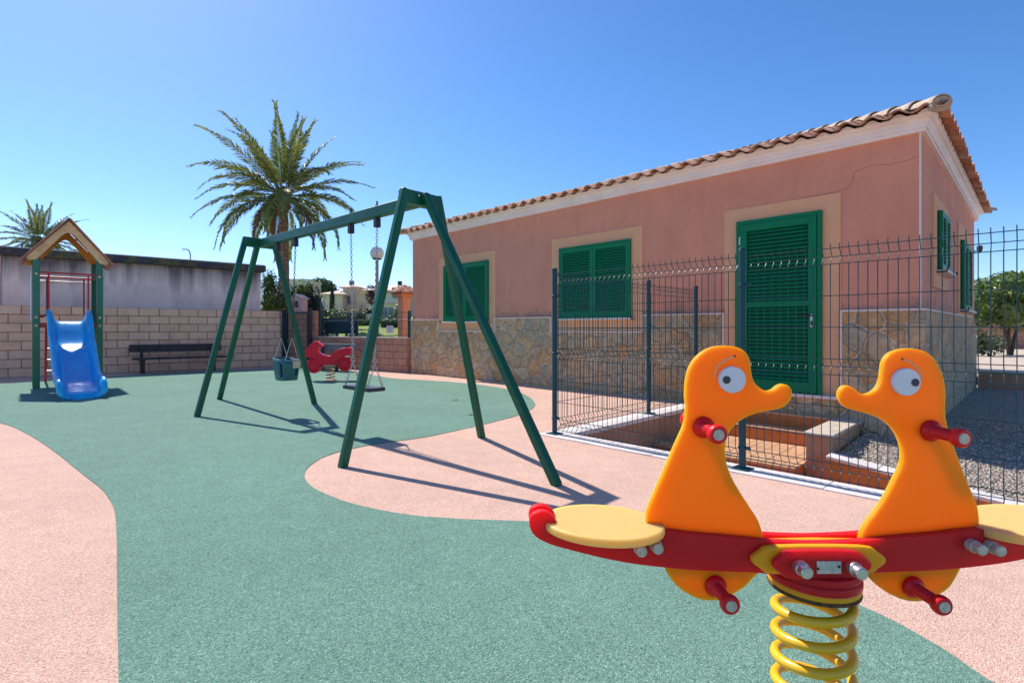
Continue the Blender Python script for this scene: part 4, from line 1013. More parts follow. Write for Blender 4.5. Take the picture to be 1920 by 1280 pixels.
# handles and foot pegs, through both faces
def handle(x, y, name, front=True, fl=0.0235):
    c_ = dp(x, y); X_, Z_ = c_; s = 1 if front else -1; Y0 = YD if front else YD+.019
    prof_ = [(fl, 0), (fl*1.0, .004), (fl*.80, .010), (.0125, .013)]
    k = .014
    while k < .062: prof_ += [(.0130, k), (.0116, k+.0022)]; k += .0044
    prof_ += [(.0125, .063), (.0185, .068), (.0200, .074), (.0195, .081), (.0165, .085)]
    m_ = MB(); m_.lathe(prof_, 24, DM @ TR(X_, Y0, Z_) @ RX(R(90*s))); h_ = m_.build(name, M['redp'], dk, sharp=50)
    m_ = MB(); m_.lathe([(.0115, 0), (.0110, .0015)], 18, DM @ TR(X_, Y0 - s*.0849, Z_) @ RX(R(90*s))); m_.build('end_cap', M['capm'], h_)
for (x, y, nm_) in ((1319, 800.5, 'handle'), (1744.7, 807, 'handle'), (1341, 1097.5, 'foot_peg'), (1711, 1099, 'foot_peg')):
    handle(x, y, nm_); handle(x, y, nm_, False)
# seats: shallow ovals with a slot for the curled beam tips
def seat(cx, tilt):
    m_ = MB(); P_ = []
    N = 48
    for k in range(N):
        an = 2*math.pi*k/N; P_.append((0.131*math.cos(an)*(1+.015*math.cos(2*an)), 0.108*math.sin(an)))
    m_.slab(P_, -0.018, 0.0, Matrix.Translation((cx-spx, -0.012, 0.580)) @ RY(tilt)); return m_.build('seat', M['yellow'], dk, bev=0.005, seg=3, sharp=30)
sxl = (1131-HX)/F*1.15; seat(sxl, R(2.2)); mir = (CX-HX)/F*1.15; seat(2*mir - sxl, R(-4.0))
# mounting discs under the beam
for (z0, z1, r, mat) in ((0.466, 0.482, .092, 'redsheet'), (0.449, 0.4655, .094, 'redsheet'), (0.437, 0.4485, .092, 'amber'), (0.429, 0.4365, .093, 'peel')):
    m_ = MB(); m_.lathe([(r*.985, z0), (r, z0+.003), (r, z1-.004), (r*.975, z1)], 40); m_.build('mount_disc', M[mat], dk, sharp=40)
m_ = MB(); m_.box(-.045, .045, -.018, .018, 0.4823, 0.50); m_.build('mount_block', M['redsheet'], dk, bev=.004)
# coil spring
m_ = MB(); N = 24; turns = 7.2; zb_, zt_s = 0.035, 0.420; hl_ = []
for i in range(int(turns*N)+1):
    t = i/N; z = zb_ + (zt_s-zb_)*t/turns; an = t*2*math.pi + 0.6
    r = 0.0755; hl_.append((r*math.cos(an), r*math.sin(an), z))
m_.tube(hl_, 0.0108, 12); m_.build('spring', M['springy'], dk, sharp=80)
m_ = MB(); m_.lathe([(0.15, 0.004), (0.15, 0.014), (0.11, 0.016), (0.105, 0.03)], 28); m_.build('base_plate', M['steel'], dk)

# ------------------------------------------------------------------ block wall, gate, low wall
WN = Vector((0.643, -0.766, 0)).normalized(); WD = Vector((-WN.y, WN.x, 0)); WK = 14.92
def wallpt(x, off=0.0):
    r = (x-HX)/F; Y = (WK-off) / -(WN.x*r + WN.y) if False else (WK + off) / (-(WN.x*r + WN.y)); return Vector((r*Y, Y, 0))
pE = wallpt(530); pS = pE - WD*14.5
bw = thing('block_wall', 'long wall of split pinkish concrete blocks behind the bench', 'wall', pE, math.atan2(WD.y, WD.x))
m_ = MB(); m_.box(-14.5, 0, 0, 0.2, -0.06, 1.495); m_.build('wall', M['block'], bw, bev=.004, seg=1)
g0, g1 = Vector((-6.10, 14.22, 0)), Vector((-5.33, 14.05, 0)); gd = (g1-g0).normalized()
bw2 = thing('gate_wall', 'short wall of narrow pinkish blocks behind the wire gate', 'wall', g0, math.atan2(gd.y, gd.x))
m_ = MB(); m_.box(0, (g1-g0).length, 0, 0.2, -0.06, 1.495); m_.build('wall', M['brickr'], bw2, bev=.004, seg=1)
gt = thing('wire_gate', 'dark wire mesh gate between two black posts beside the hedge', 'gate', g0 + Vector((0, -0.25, 0)), math.atan2(gd.y, gd.x))
gp0, gp1 = wallpt(533, -0.08), G(581, 688); 
gt.location = gp0; gv = gp1 - gp0; gt.rotation_euler = (0, 0, math.atan2(gv.y, gv.x)); gL = gv.length
for xx, hh in ((0, 1.55), (gL, 1.55)):
    m_ = MB(); m_.box(xx-.045, xx+.045, -.045, .045, -.01, hh); m_.build('post', M['black'], gt, bev=.006)
m_ = MB(); m_.box(.05, gL-.05, -.02, .02, 1.42, 1.46); m_.box(.05, gL-.05, -.02, .02, .08, .12); m_.box(.05, .09, -.02, .02, .1205, 1.4195); m_.box(gL-.09, gL-.05, -.02, .02, .1205, 1.4195); m_.build('frame', M['post'], gt, bev=.003)
m_ = MB(); x = .12
while x < gL-.09: m_.tube([(x, 0, .12), (x, 0, 1.42)], .003, 5); x += .055
z = .2
while z < 1.42: m_.tube([(.09, .004, z), (gL-.09, .004, z)], .003, 5); z += .15
m_.build('mesh', M['fence'], gt)
m_ = MB(); m_.tube([(.07, -.03, .82), (.07, -.07, .82), (.17, -.07, .82)], .008, 6); m_.build('handle', M['black'], gt)
# low terracotta block wall with mesh fence on top
q0 = Vector((-5.33, 14.05, 0)); q1 = Vector((-2.40, 11.93, 0)); qd = (q1-q0).normalized(); qL = (q1-q0).length
lwv = thing('terracotta_wall', 'low terracotta block wall with a pale cap joining the building corner', 'wall', q0, math.atan2(qd.y, qd.x))
m_ = MB(); m_.box(0, qL, 0, 0.2, -0.06, 0.78); m_.build('wall', M['brickr'], lwv, bev=.004, seg=1)
rt = LC + Vector((0.02, 0.12, 0)) - q1; rl = RZ(-math.atan2(qd.y, qd.x)) @ rt
m_ = MB(); m_.add([(qL-.0, 0.001, -.06), (qL+rl.x, rl.y, -.06), (qL+rl.x, rl.y+.25, -.06), (qL-.0, .199, -.06), (qL-.0, 0.001, .78), (qL+rl.x, rl.y, .78), (qL+rl.x, rl.y+.25, .78), (qL-.0, .199, .78)],
     [(0,3,2,1),(4,5,6,7),(0,1,5,4),(1,2,6,5),(2,3,7,6),(3,0,4,7)]); m_.build('return_wall', M['brickr'], lwv)
m_ = MB(); m_.box(-.02, qL+.03, -.02, .22, .7805, .81); m_.build('cap', M['capst'], lwv, bev=.004)
gf = thing('boundary_mesh_fence', 'low green mesh fence standing on the terracotta wall', 'fence', q0 + Vector((0, 0, .81)) , math.atan2(qd.y, qd.x))
for xx in (0.12, 1.45, qL-.03):
    m_ = MB(); m_.box(xx-.03, xx+.03, .07, .13, 0, .62); m_.build('post', M['post'], gf, bev=.004)
hl5 = [(0.03, 0), (0.20, 0), (0.38, 0), (0.42, 1), (0.46, 0), (.56, 0), (.59, 0)]
mesh_panel(Vector((.15, .1, 0)), Vector((1.42, .1, 0)), Vector((0, 1, 0)), gf, hlist=hl5, step=.06)
mesh_panel(Vector((1.48, .1, 0)), Vector((qL-.06, .1, 0)), Vector((0, 1, 0)), gf, hlist=hl5, step=.06)
sg2 = thing('notice_sign', 'small faded pink notice fixed to the green mesh fence', 'sign', q0 + qd*(qL-.62) + Vector((0.03, -0.03, .91)), math.atan2(qd.y, qd.x))
m_ = MB(); m_.box(-.12, .12, .0, .006, 0, .17); m_.build('board', M['signw'], sg2, bev=.002)
m_ = MB()
for zz in (.04, .07, .10, .13): m_.box(-.09, .09-.03*((zz*100) % 2), -.0012, -.0002, zz, zz+.008)
m_.build('faded_text', M['signt'], sg2)

# ------------------------------------------------------------------ concrete outbuilding behind the block wall
c0 = wallpt(2, 1.0); c1 = wallpt(489, 1.0); cl = (c1-c0).dot(WD)
cb = thing('concrete_outbuilding', 'stained grey concrete outbuilding with a dark mossy flat roof slab', 'building', c0, math.atan2(WD.y, WD.x))
m_ = MB(); m_.box(0, cl, 0, 4.0, -0.1, 2.62); m_.build('wall', M['conc'], cb, bev=.01, seg=1)
m_ = MB(); m_.box(-0.9, cl+.10, -.16, 4.2, 2.6205, 2.79); m_.build('roof', M['moss'], cb, bev=.012)
m_ = MB(); m_.box(-0.9, cl+.08, -.10, 4.15, 2.7905, 2.815); m_.build('roof_edge', M['joint'], cb)
m_ = MB(); m_.box(-.10, -.0005, -.02, .1, -.1, 2.62); m_.build('corner_pier', M['capst'], cb)

# ------------------------------------------------------------------ benches
def bench(name, label, p, ang, L, mat, group):
    b = thing(name, label, 'bench', p, ang, group)
    m_ = MB(); m_.box(-L/2, L/2, .10, .135, .49, .66, RX(R(-6))); m_.build('backrest', mat, b, bev=.008)
    m_ = MB(); m_.box(-L/2+.04, L/2+.04, -.32, -.05, .315, .355); m_.box(-L/2+.04, L/2+.04, -.03, .06, .315, .355); m_.build('seat', mat, b, bev=.008)
    for s in (-1, 1):
        xx = s*(L/2-.23)
        m_ = MB(); m_.box(xx-.04, xx+.04, -.28, .05, .27, .314); m_.box(xx-.035, xx+.035, .0, .07, 0, .27); m_.box(xx-.035, xx+.035, -.26, -.20, 0, .27); m_.box(xx-.03, xx+.03, .065, .10, .314, .62); m_.build('leg', M['benchd'], b, bev=.005)
    return b
bc = (wallpt(249, -0.42) + wallpt(412, -0.42))/2
bench('bench', 'dark wooden bench in shade against the long block wall', bc, math.atan2(WD.y, WD.x), 1.86, M['benchd'], 'benches by the walls')
b2 = q0 + qd*1.55 + Vector((-.32, -.42, 0))
bench('bench', 'grey bench before the terracotta wall, half hidden by the red motorbike rider', b2, math.atan2(qd.y, qd.x)+R(4), 1.35, M['benchg'], 'benches by the walls')

# ------------------------------------------------------------------ vegetation
def leaves(mbx, c, rad, n, size, rg, shell=0.5, flat=1.0):
    for i in range(n):
        while True:
            p = Vector((rg.uniform(-1, 1), rg.uniform(-1, 1), rg.uniform(-1, 1)))
            if shell < p.length <= 1: break
        nz = 1 + 0.30*noise.noise(p*2.6 + Vector(c)*.7)
        q_ = Vector((c[0]+p.x*rad[0]*nz, c[1]+p.y*rad[1]*nz, c[2]+p.z*rad[2]*nz))
        d_ = Vector((rg.gauss(0, 1), rg.gauss(0, 1), rg.gauss(0, 1))).normalized(); nrm = (p.normalized()*0.7 + Vector((rg.gauss(0, .6), rg.gauss(0, .6), rg.gauss(0, .6)+.3))).normalized()
        u_ = d_.cross(nrm)
        if u_.length < .1: continue
        u_.normalize(); w_ = nrm.cross(u_); s_ = size*rg.uniform(.6, 1.3)
        mbx.add([q_-u_*s_, q_-w_*s_*.45, q_+u_*s_, q_+w_*s_*.45 + nrm*s_*.2], [(0, 1, 2, 3)])
def blob(mbx, c, rad, k=0.82, sub=2):
    bm = bmesh.new(); bmesh.ops.create_icosphere(bm, subdivisions=sub, radius=1)
    vs = []
    for v in bm.verts:
        p = v.co; nz = k*(1 + 0.30*noise.noise(p*2.6 + Vector(c)*.7)); vs.append((c[0]+p.x*rad[0]*nz, c[1]+p.y*rad[1]*nz, c[2]+p.z*rad[2]*nz))
    fs = [tuple(v.index for v in f.verts) for f in bm.faces]; mbx.add(vs, fs); bm.free()
def shrub(name, label, cat, base, lobes, size, mat, n, seed, trunk=None, core=0.7, group=None):
    t = thing(name, label, cat, base, 0, group); rg = random.Random(seed); m_ = MB()
    for (c, rad) in lobes:
        if core: blob(m_, c, rad, core)
        vol = rad[0]*rad[1]+rad[1]*rad[2]+rad[0]*rad[2]
        leaves(m_, c, rad, int(n*vol), size, rg, core*.9 if core else 0.2)
    m_.build('crown', M[mat], t, flat=True)
    m_ = MB()
    for tr in (trunk or [[(0, 0, -0.2), (0, 0, lobes[0][0][2])]]):
        k = len(tr); m_.tube(tr, [0.05*(1-.5*i/k)*max(.6, lobes[0][1][0]) for i in range(k)], 7)
    m_.build('trunk', M['wood'], t)
    return t
# big date palm
def palm(name, label, base, hc, scale, nf, seed, tr=0.22, dry=4, group=None, low=-58):
    t = thing(name, label, 'palm tree', base, 0, group); rg = random.Random(seed)
    m_ = MB(); N = 26; pts = []; rad = []
    for i in range(N+1):
        f_ = i/N; pts.append((0.10*math.sin(f_*2)*scale*(1-f_), 0, -0.2 + (hc-.25+.2)*f_)); rad.append(tr*(1.15-.3*f_)*(1+.05*(i % 2)))
    m_.tube(pts, rad, 14); m_.build('trunk', M['bark'], t, sharp=60)
    m_ = MB(); m_.lathe([(tr*.8, hc-.75*scale), (tr*1.3, hc-.5*scale), (tr*1.5, hc-.2*scale), (tr*1.0, hc+.15*scale), (tr*.3, hc+.35*scale)], 12)
    for i in range(46):                              # old leaf bases
        a = rg.uniform(0, 6.28); z = hc + rg.uniform(-.6, .1)*scale; m_.tube([(tr*1.1*math.cos(a), tr*1.1*math.sin(a), z), (tr*2.0*math.cos(a), tr*2.0*math.sin(a), z+.22*scale)], [.035*scale, .012*scale], 5)
    m_.build('crown_base', M['bark'], t)
    green = MB(); dryb = MB()
    ga = 2.39996
    for i in range(nf):
        f_ = (i+.5)/nf; el = R(84 - (84-low)*f_**0.92 + rg.uniform(-6, 6)); az = i*ga + rg.uniform(-.25, .25)
        L_ = scale*(3.25 - .15*f_ + rg.uniform(-.3, .25)); droop = rg.uniform(.55, .95)*(0.18+.78*math.cos(el)**1.3)
        isdry = f_ > 1 - dry/nf; mbx = dryb if isdry else green
        if isdry: L_ *= .8; el -= .2
        h = Vector((math.cos(az), math.sin(az), 0)); K = 22; P_ = []; cur = Vector((0, 0, hc)) + h*tr*.9; e = el
        for k in range(K+1):
            P_.append(cur.copy()); dstep = L_/K; e = el - droop*1.25*(k/K)**1.5*1.35; e = max(e, R(-86)); cur = cur + (h*math.cos(e) + Vector((0, 0, math.sin(e))))*dstep
        mbx.tube(P_, [.022*scale*(1-.85*k/K) for k in range(K+1)], 4)
        side0 = h.cross(Vector((0, 0, 1))).normalized(); tw = rg.uniform(-.5, .5)
        NL = 112
        for k in range(NL):
            s_ = .16 + .84*k/NL; x_ = s_*K; i0 = min(K-1, int(x_)); q_ = P_[i0].lerp(P_[i0+1], x_-i0); tg = (P_[i0+1]-P_[i0]).normalized()
            up = side0.cross(tg).normalized(); ll = scale*.46*math.sin(min(1, (s_-.05)*1.25)*math.pi*.86+.25)**.8*rg.uniform(.8, 1.1) if s_ < .98 else .2*scale
            ll = max(ll, .12*scale)
            for sd_ in (-1, 1):
                ph_ = rg.uniform(-.30, .62)+tw*sd_*.5; v_ = (side0*sd_*math.cos(ph_) + up*math.sin(ph_)).normalized()
                dr_ = (v_*.80 + tg*(.60+.45*s_) + Vector((0, 0, -.12))).normalized()
                wv = tg.cross(dr_).cross(dr_).normalized()*.018*scale
                tip = q_ + dr_*ll + Vector((0, 0, -.08*ll)); md_ = q_ + dr_*ll*.5
                mbx.add([q_-wv*.5, md_-wv*1.1, tip, md_+wv*1.1], [(0, 1, 2, 3)])
    green.build('crown', M['palm'], t, flat=True)
    if dryb.v: dryb.build('dry_fronds', M['palmdry'], t, flat=True)
    return t
pz = W(531, 366, 20.0)
palm('palm_tree', 'tall date palm with a full crown rising behind the swing frame', (pz.x, 20.0, 0.0), pz.z, 1.0, 50, 21, tr=0.18, dry=3, low=-34)
pz = W(75, 452, 34.0)
palm('palm_tree', 'distant palm whose crown shows behind the play tower roof', (pz.x, 34.0, 0.0), pz.z, 0.86, 40, 5, tr=0.2, dry=3)
# hedge and shrubs behind the walls
hp0 = W(497, 600, 16.6); hp1 = W(604, 600, 16.6)
hd = thing('hedge', 'tall dark clipped hedge behind the wire gate', 'hedge', ((hp0.x+hp1.x)/2, 16.6, 0.3)); rg = random.Random(2); m_ = MB(); hw_ = (hp1.x-hp0.x)/2
for i in range(9):
    c = (-hw_+.2+ (2*hw_-.35)*i/8, rg.uniform(-.1, .1), .95+rg.uniform(-.05, .05)); blob(m_, c, (.30, .45, 1.05), .78); leaves(m_, c, (.30, .5, 1.08), 1500, .035, rg, .6)
m_.build('crown', M['hedge'], hd, flat=True)
shrub('shrub', 'yellow green leafy shrub at the corner of the concrete outbuilding', 'shrub', W(510, 560, 15.8).xy.to_3d(), [((0, 0, 1.55), (.32, .3, .48)), ((-.12, 0, 1.15), (.26, .3, .5)), ((.28, .1, 1.7), (.22, .25, .3))], .045, 'leafy', 1600, 3)
shrub('conifer', 'feathery blue green conifer behind the yellow shrub', 'tree', W(508, 520, 22).xy.to_3d(), [((0, 0, 2.3), (.55, .5, .95)), ((-.1, 0, 3.0), (.38, .4, .55)), ((.5, 0, 2.6), (.4, .4, .5)), ((.1, 0, 1.6), (.7, .6, .7))], .05, 'conifer', 1000, 4, core=.55)
shrub('conifer', 'bright green young tree above the hedge right of the palm trunk', 'tree', W(564, 540, 24).xy.to_3d(), [((0, 0, 2.7), (.38, .4, .62)), ((.22, 0, 2.35), (.42, .4, .4)), ((-.25, 0, 2.2), (.45, .4, .35))], .055, 'leafy', 900, 6, core=.5)
shrub('umbrella_pine', 'round topped umbrella pine on the skyline', 'tree', W(602, 560, 70).xy.to_3d() + Vector((0, 0, 2)), [((0, 0, 4.6), (2.0, 2, 1.25)), ((-1.0, 0, 4.2), (1.3, 1.3, .9)), ((1.0, 0, 4.1), (1.1, 1.2, .9))], .16, 'conifer', 220, 8, core=.8)
shrub('cypress', 'slim dark cypress before the cream villa', 'tree', W(623, 590, 45).xy.to_3d() + Vector((0, 0, 1.6)), [((0, 0, .85), (.30, .3, .9)), ((0, 0, 1.9), (.24, .24, .95)), ((0, 0, 2.55), (.12, .12, .55))], .06, 'cyp', 900, 9, core=.8)
for i, (px_, py_, Y_, r_, rzr, mt_, lab) in enumerate([
    (652, 592, 22, .8, .30, 'olive', 'grey green spreading shrub above the left end of the low green fence'),
    (622, 586, 32, .8, .22, 'conifer', 'dark rounded bush at the foot of the cypress'),
    (700, 583, 40, 2.4, .16, 'hedge', 'long low dark hedge at the foot of the villas'),
    (738, 604, 24, .6, .30, 'conifer', 'dense green bush beyond the notice'),
    (752, 590, 30, .5, .6, 'olive', 'pale olive tree left of the tiled pillar'),
    (678, 604, 26, .5, .25, 'leafy', 'yellow green bush behind the middle fence post'),
    (700, 602, 28, .5, .25, 'conifer', 'small green bush hidden behind the lamp post')]):
    p_ = W(px_, py_, Y_)
    shrub('shrub', lab, 'shrub', (p_.x, Y_, hz(p_.x, Y_)), [((0, 0, p_.z-hz(p_.x, Y_)), (r_, r_*.7, rzr)), ((r_*.5, .1, p_.z-hz(p_.x, Y_)-rzr*.3), (r_*.6, r_*.5, rzr*.8)), ((-r_*.5, .1, p_.z-hz(p_.x, Y_)-rzr*.35), (r_*.6, r_*.5, rzr*.8))], .05+.0012*Y_, mt_, 700 if r_ < 1.5 else 300, 30+i, core=.7)
p_ = W(697, 553, 38); shrub('plum_tree', 'small dark purple leaved tree against the white villa', 'tree', (p_.x, 38, hz(p_.x, 38)), [((0, 0, p_.z-hz(p_.x, 38)), (.45, .4, .85))], .09, 'purp', 500, 40, core=.4)
# bare tree
def baretree(label, base, h, seed, mat='twig', spread=.75):
    t = thing('bare_tree', label, 'tree', base); rg = random.Random(seed); m_ = MB()
    def grow(p, d_, L_, r, lv):
        q_ = p + d_*L_; m_.tube([p, p.lerp(q_, .5) + Vector((rg.gauss(0, .03), rg.gauss(0, .03), 0))*L_, q_], [r, r*.8, r*.6], 5)
        if lv == 0: return
        for k in range(3):
            nd = (d_ + Vector((rg.gauss(0, spread), rg.gauss(0, spread), rg.gauss(.1, .3)))).normalized(); grow(q_, nd, L_*.72, r*.6, lv-1)
    grow(Vector((0, 0, -.2)), Vector((0, 0, 1)), h*.36, h*.022, 5); m_.build('branches', M[mat], t); return t
p_ = W(668, 560, 34); baretree('leafless tree with pinkish twigs in front of the villas', (p_.x, 34, hz(p_.x, 34)), 2.3, 3, spread=.5)
p_ = W(650, 590, 20); baretree('low pale leafless branches over the grey green shrub', (p_.x, 20, hz(p_.x, 20)+.1), 1.4, 8, spread=.7)
# rounded tree to the right of the building
rb = W(1892, 664, 14.6); rz0 = 0.27
shrub('round_tree', 'dense rounded glossy green tree on the gravel terrace at the right edge', 'tree', (rb.x, 14.6, rz0),
      [((0, 0, 1.75), (.98, .95, .58)), ((-.60, .1, 1.45), (.66, .7, .66)), ((.5, 0, 1.4), (.75, .8, .6)), ((1.1, .2, 1.7), (.7, .8, .6)), ((-.2, -.3, 1.2), (.6, .6, .45)), ((.2, 0, 2.05), (.6, .6, .3))],
      .062, 'glossy', 1100, 12, trunk=[[(0, 0, -.05), (-.05, 0, .5), (-.25, 0, 1.1)], [(.05, 0, -.05), (.15, 0, .5), (.35, 0, 1.2)], [(0, 0, -.05), (.03, .05, .6), (.05, 0, 1.4)]], core=.86)
p_ = W(1858, 640, 14.0); shrub('shrub', 'low spiky green shrub left of the round tree trunk', 'shrub', (p_.x, 14.0, .28), [((0, 0, .32), (.32, .3, .34)), ((-.3, .2, .4), (.35, .3, .42))], .07, 'olive', 700, 13, core=.5)
gwl = W(1835, 640, 19); gw = thing('garden_wall', 'red brown garden wall behind the round tree', 'wall', (gwl.x-.4, 19, .25), R(-12)); m_ = MB(); m_.box(0, 6, 0, .2, 0, 1.0); m_.build('wall', M['brickr'], gw); m_ = MB(); m_.box(-.02, 6.02, -.03, .23, 1.0005, 1.05); m_.build('cap', M['capst'], gw)
sh = W(1829, 545, 26); shd = thing('tiled_shed', 'sliver of a brown shed with chimney beyond the building corner', 'building', (sh.x, 26, 0.2)); m_ = MB(); m_.box(-1.2, .35, 0, 3, 0, 2.6); m_.build('wall', M['salm'], shd); m_ = MB(); m_.box(-1.3, .5, -.15, 3.1, 2.6005, 2.75); m_.build('roof', M['roofd'], shd); m_ = MB(); m_.box(-.1, .1, .6, .8, 2.7505, 3.4); m_.build('chimney', M['salm'], shd)

# ------------------------------------------------------------------ lamps, pillar, chimney
gl = W(707, 475, 18.0); lp_ = thing('globe_lamp', 'park lamp with a white globe on a brown pole', 'lamp post', (gl.x, 18.0, .5))
m_ = MB(); m_.lathe([(.07, 0), (.062, .4), (.052, gl.z-.5-.22), (.10, gl.z-.5-.20), (.13, gl.z-.5-.17)], 14); m_.build('pole', M['pole'], lp_)
m_ = MB(); m_.lathe([(.235*math.sin(math.pi*(k+.01)/16.02), -.235*math.cos(math.pi*(k+.01)/16.02)) for k in range(17)], 24, TR(0, 0, gl.z-.5)); m_.build('globe', M['globe'], lp_, sharp=80)
m_ = MB(); m_.lathe([(.13, 0), (.16, .02), (.15, .05)], 16, TR(0, 0, gl.z-.5-.215)); m_.build('collar', M['black'], lp_)
sp_ = W(357, 617, 50); sl2 = thing('street_lamp', 'slender grey street lamp with curved arm above the concrete outbuilding', 'street lamp', (sp_.x, 50, 0))
zt2 = H+(617-468)/F*50; m_ = MB(); m_.tube(smooth_poly([(0, 0, 0), (0, 0, zt2-1.2), (-.02, 0, zt2-.5), (-.12, 0, zt2-.12), (-.32, 0, zt2+.02), (-.45, 0, zt2+.03)], 4, False), .055, 7); m_.build('pole', M['greypole'], sl2)
m_ = MB(); m_.cbox((-.60, 0, zt2+.03), (.36, .16, .09)); m_.build('lamp_head', M['greypole'], sl2, bev=.02)
pl_ = W(758, 617, 15.6); pil = thing('tiled_pillar', 'terracotta gate pillar with a little clay tiled cap beside the building', 'pillar', (pl_.x, 15.6, 0), UA)
m_ = MB(); m_.box(-.14, .14, -.14, .14, -.1, 1.95); m_.build('shaft', M['pillar'], pil, bev=.015); m_ = MB(); m_.box(-.18, .18, -.18, .18, 1.9505, 2.0); m_.box(-.22, .22, -.22, .22, 2.0005, 2.05); m_.build('capital', M['pillar'], pil, bev=.01)
m_ = MB()
for q_ in range(4):
    mm = RZ(q_*math.pi/2)
    for k in range(-2, 3):
        x_ = k*.12; top = max(.06, abs(k)*.10); vs = []
        for (yy, zz, r_) in ((-.36, 2.07, .06), (-top, 2.07+(.36-top)*.72, .05)):
            for j in range(7):
                an = math.pi*j/6; vs.append((x_+r_*math.cos(an), yy, zz+r_*math.sin(an)*.8))
        m_.add(vs, [(j, j+1, 8+j, 7+j) for j in range(6)] + [tuple(range(7))], mm)
m_.add([(-.33, -.33, 2.0505), (.33, -.33, 2.0505), (.33, .33, 2.0505), (-.33, .33, 2.0505), (0, 0, 2.34)], [(0, 3, 2, 1), (0, 1, 4), (1, 2, 4), (2, 3, 4), (3, 0, 4)])
m_.build('tile_cap', M['tile'], pil)
ch = W(561, 577, 14.7); chm = thing('chimney', 'small pink chimney shaped like a house with an arched opening on the wall top', 'chimney', (ch.x, 14.7, 0), R(-12))
w_ = .165; zb3, ze, za = 1.40, 1.86, 1.98
ar = [(-.075, 1.60), (-.075, 1.73), (-.055, 1.775), (0, 1.80), (.055, 1.775), (.075, 1.73), (.075, 1.60)]
m_ = MB()
m_.prism([(-w_, 0), (w_, 0), (w_, 1.5995), (-w_, 1.5995)], -.15, .15)
m_.prism([(-w_, 1.60), (-.075, 1.60), (-.075, 1.73), (-.055, 1.775), (0, 1.80), (0, 1.95), (-w_, 1.86)], -.15, .15)
m_.prism([(w_, 1.60), (w_, 1.86), (0, 1.95), (0, 1.80), (.055, 1.775), (.075, 1.73), (.075, 1.60)], -.15, .15)
m_.build('stack', M['stucco'], chm); m_ = MB(); m_.prism([(-.21, 1.862), (0, 1.985), (.21, 1.862), (.21, 1.842), (0, 1.955), (-.21, 1.842)], -.20, .20); m_.build('roof', M['stucco'], chm)
m_ = MB(); m_.box(-.08, .08, .10, .12, 1.6, 1.8); m_.build('inner_back', M['black'], chm)

# ------------------------------------------------------------------ distant houses
def villa(name, label, x0, x1, ytop, Y, z0, mat, roofh, depth=8, windows=(), chim=None, over=.5, rot=0):
    a = W(x0, 617, Y); b = W(x1, 617, Y); w_ = b.x-a.x; zt = H+(617-ytop)/F*Y
    v = thing(name, label, 'house', (a.x, Y, z0), rot)
    m_ = MB(); m_.box(0, w_, 0, depth, 0, zt-z0); m_.build('wall', M[mat], v)
    m_ = MB(); o_ = over; e = zt-z0; k = min(w_, depth)/2
    m_.add([(-o_, -o_, e), (w_+o_, -o_, e), (w_+o_, depth+o_, e), (-o_, depth+o_, e), (k, depth/2, e+roofh), (w_-k, depth/2, e+roofh), (-o_, -o_, e+.12), (w_+o_, -o_, e+.12), (w_+o_, depth+o_, e+.12), (-o_, depth+o_, e+.12)],
           [(3, 2, 1, 0), (0, 1, 7, 6), (1, 2, 8, 7), (2, 3, 9, 8), (3, 0, 6, 9), (6, 7, 5, 4), (7, 8, 5), (8, 9, 4, 5), (9, 6, 4)]); rf_ = m_.build('roof', M['roofd'], v)
    if chim:
        m_ = MB(); m_.box(chim-.25, chim+.25, depth/2-.3, depth/2+.3, e, e+roofh+.5); m_.build('chimney', M['black'], rf_)
    for (wx0, wx1, wz0, wz1) in windows:
        m_ = MB(); m_.box(wx0, wx1, -.06, -.001, wz0, wz1); f_ = m_.build('window', M['villaw'], v); m_ = MB(); m_.box(wx0+.08, wx1-.08, -.08, -.0605, wz0+.08, wz1-.08); m_.build('pane', M['glass'], f_)
    return v
villa('villa', 'white two storey villa with a hipped tiled roof behind the lamp post', 692, 756, 547, 55, 2.0, 'villaw', .9, 8, ((2.4, 3.2, 2.2, 3.4), (.6, 1.2, 2.2, 3.2)), over=.8)
villa('villa', 'upper pale villa with dark chimney rising behind the white villa', 712, 752, 541, 66, 2.5, 'cream', .8, 8, (), chim=1.7, over=.8)
villa('villa', 'pale villa partly hidden by the main building', 762, 800, 545, 60, 2.2, 'villaw', .9, 8, (), chim=.8)
villa('villa', 'cream villa with low hipped roof right of the cypress', 643, 668, 540, 66, 2.6, 'cream', .7, 6, ((.5, 1.1, 1.4, 2.6),), chim=.2)
villa('villa', 'low cream villa wing left of the cypress', 604, 642, 553, 64, 2.4, 'cream', .8, 6, ())
villa('villa', 'salmon terrace house between the cream and white villas', 668, 693, 552, 62, 2.4, 'salm', .2, 6, ((.3, .9, .6, 1.6),), over=.2)
villa('villa', 'tall white building far behind the palm trunk', 541, 578, 524, 110, 4, 'villaw', .05, 6, ((1.0, 1.8, 5, 6), (2.4, 3.2, 5, 6)), over=.1)
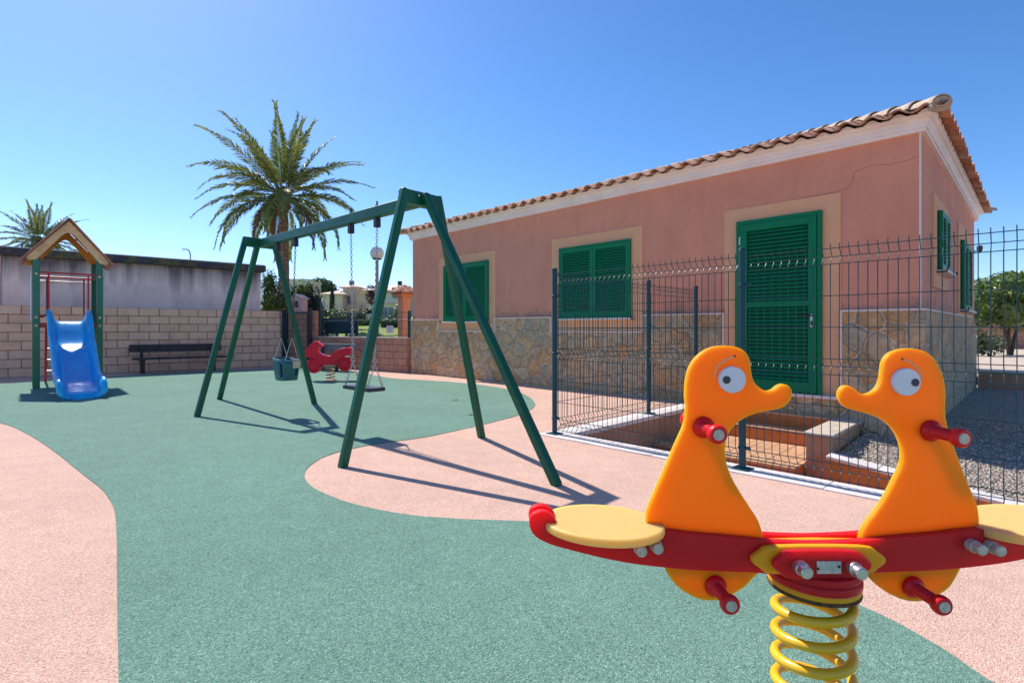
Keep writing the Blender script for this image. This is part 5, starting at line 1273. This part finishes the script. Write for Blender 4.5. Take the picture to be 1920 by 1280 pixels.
ck = W(594, 560, 40); c_ = thing('brick_chimney', 'square pinkish chimney standing before the umbrella pine', 'chimney', (ck.x, 40, 1.0)); m_ = MB(); m_.box(-.24, .24, -.2, .2, 0, H+(617-533)/F*40-1.0); m_.build('stack', M['salm'], c_); m_ = MB(); m_.box(-.3, .3, -.26, .26, H+(617-533)/F*40-1.0+.0005, H+(617-533)/F*40-.85); m_.build('cap', M['salm'], c_)
# house front with dark windows low between villas
hs_ = W(712, 600, 36); hv = thing('garden_house', 'low pale house front with dark barred windows below the white villa', 'house', (W(708, 600, 36).x, 36, 1.2)); m_ = MB(); m_.box(0, 1.4, 0, 3, 0, 1.55); m_.build('wall', M['villaw'], hv); m_ = MB(); m_.box(.1, 1.3, -.3, 3, 1.5505, 1.65); m_.build('roof', M['roofd'], hv)
for x_ in (.3, .75):
    m_ = MB(); m_.box(x_, x_+.36, -.04, -.001, .5, 1.3); m_.build('window', M['glass'], hv)
# table on the lawn
tb = W(640, 605, 17.0); tt = thing('picnic_table', 'dark teal board on short legs standing on the lawn behind the low fence', 'table', (tb.x, 17.0, hz(tb.x, 17.0)))
zt_2 = tb.z-hz(tb.x, 17)
m_ = MB(); m_.box(-.55, .55, -.04, .04, .12, zt_2+.15); m_.build('board', M['darktab'], tt, bev=.01)
for x_ in (-.45, -.14, .17, .5): m_ = MB(); m_.box(x_-.035, x_+.035, -.035, .035, -.02, .1195); m_.build('leg', M['darktab'], tt)

# ------------------------------------------------------------------ litter on the rubber
def leaf(x, y, s_, seed, lab):
    p_ = G(x, y); t = MB(); rg = random.Random(seed); N = 9; a0 = rg.uniform(0, 6)
    c_ = [(s_*math.cos(2*math.pi*k/N)*rg.uniform(.7, 1.1), .45*s_*math.sin(2*math.pi*k/N)*rg.uniform(.7, 1.1)) for k in range(N)]
    t.v = [Vector((0, 0, .012))] + [Vector((x_, y_, .008 + .012*abs(math.sin(k)))) for k, (x_, y_) in enumerate(c_)]; t.f = [(0, 1+k, 1+(k+1) % N) for k in range(N)]
    o_ = t.build('dead_leaf', M['dleaf'], flat=True); o_.location = p_; o_.rotation_euler = (0, 0, a0); tag(o_, lab, 'leaf', 'fallen leaves on the paving')
leaf(852, 751, .06, 1, 'brown curled leaf lying nearer the back of the teal paving'); leaf(881, 778, .045, 2, 'dark little leaf lying nearer the pink edge of the teal paving')
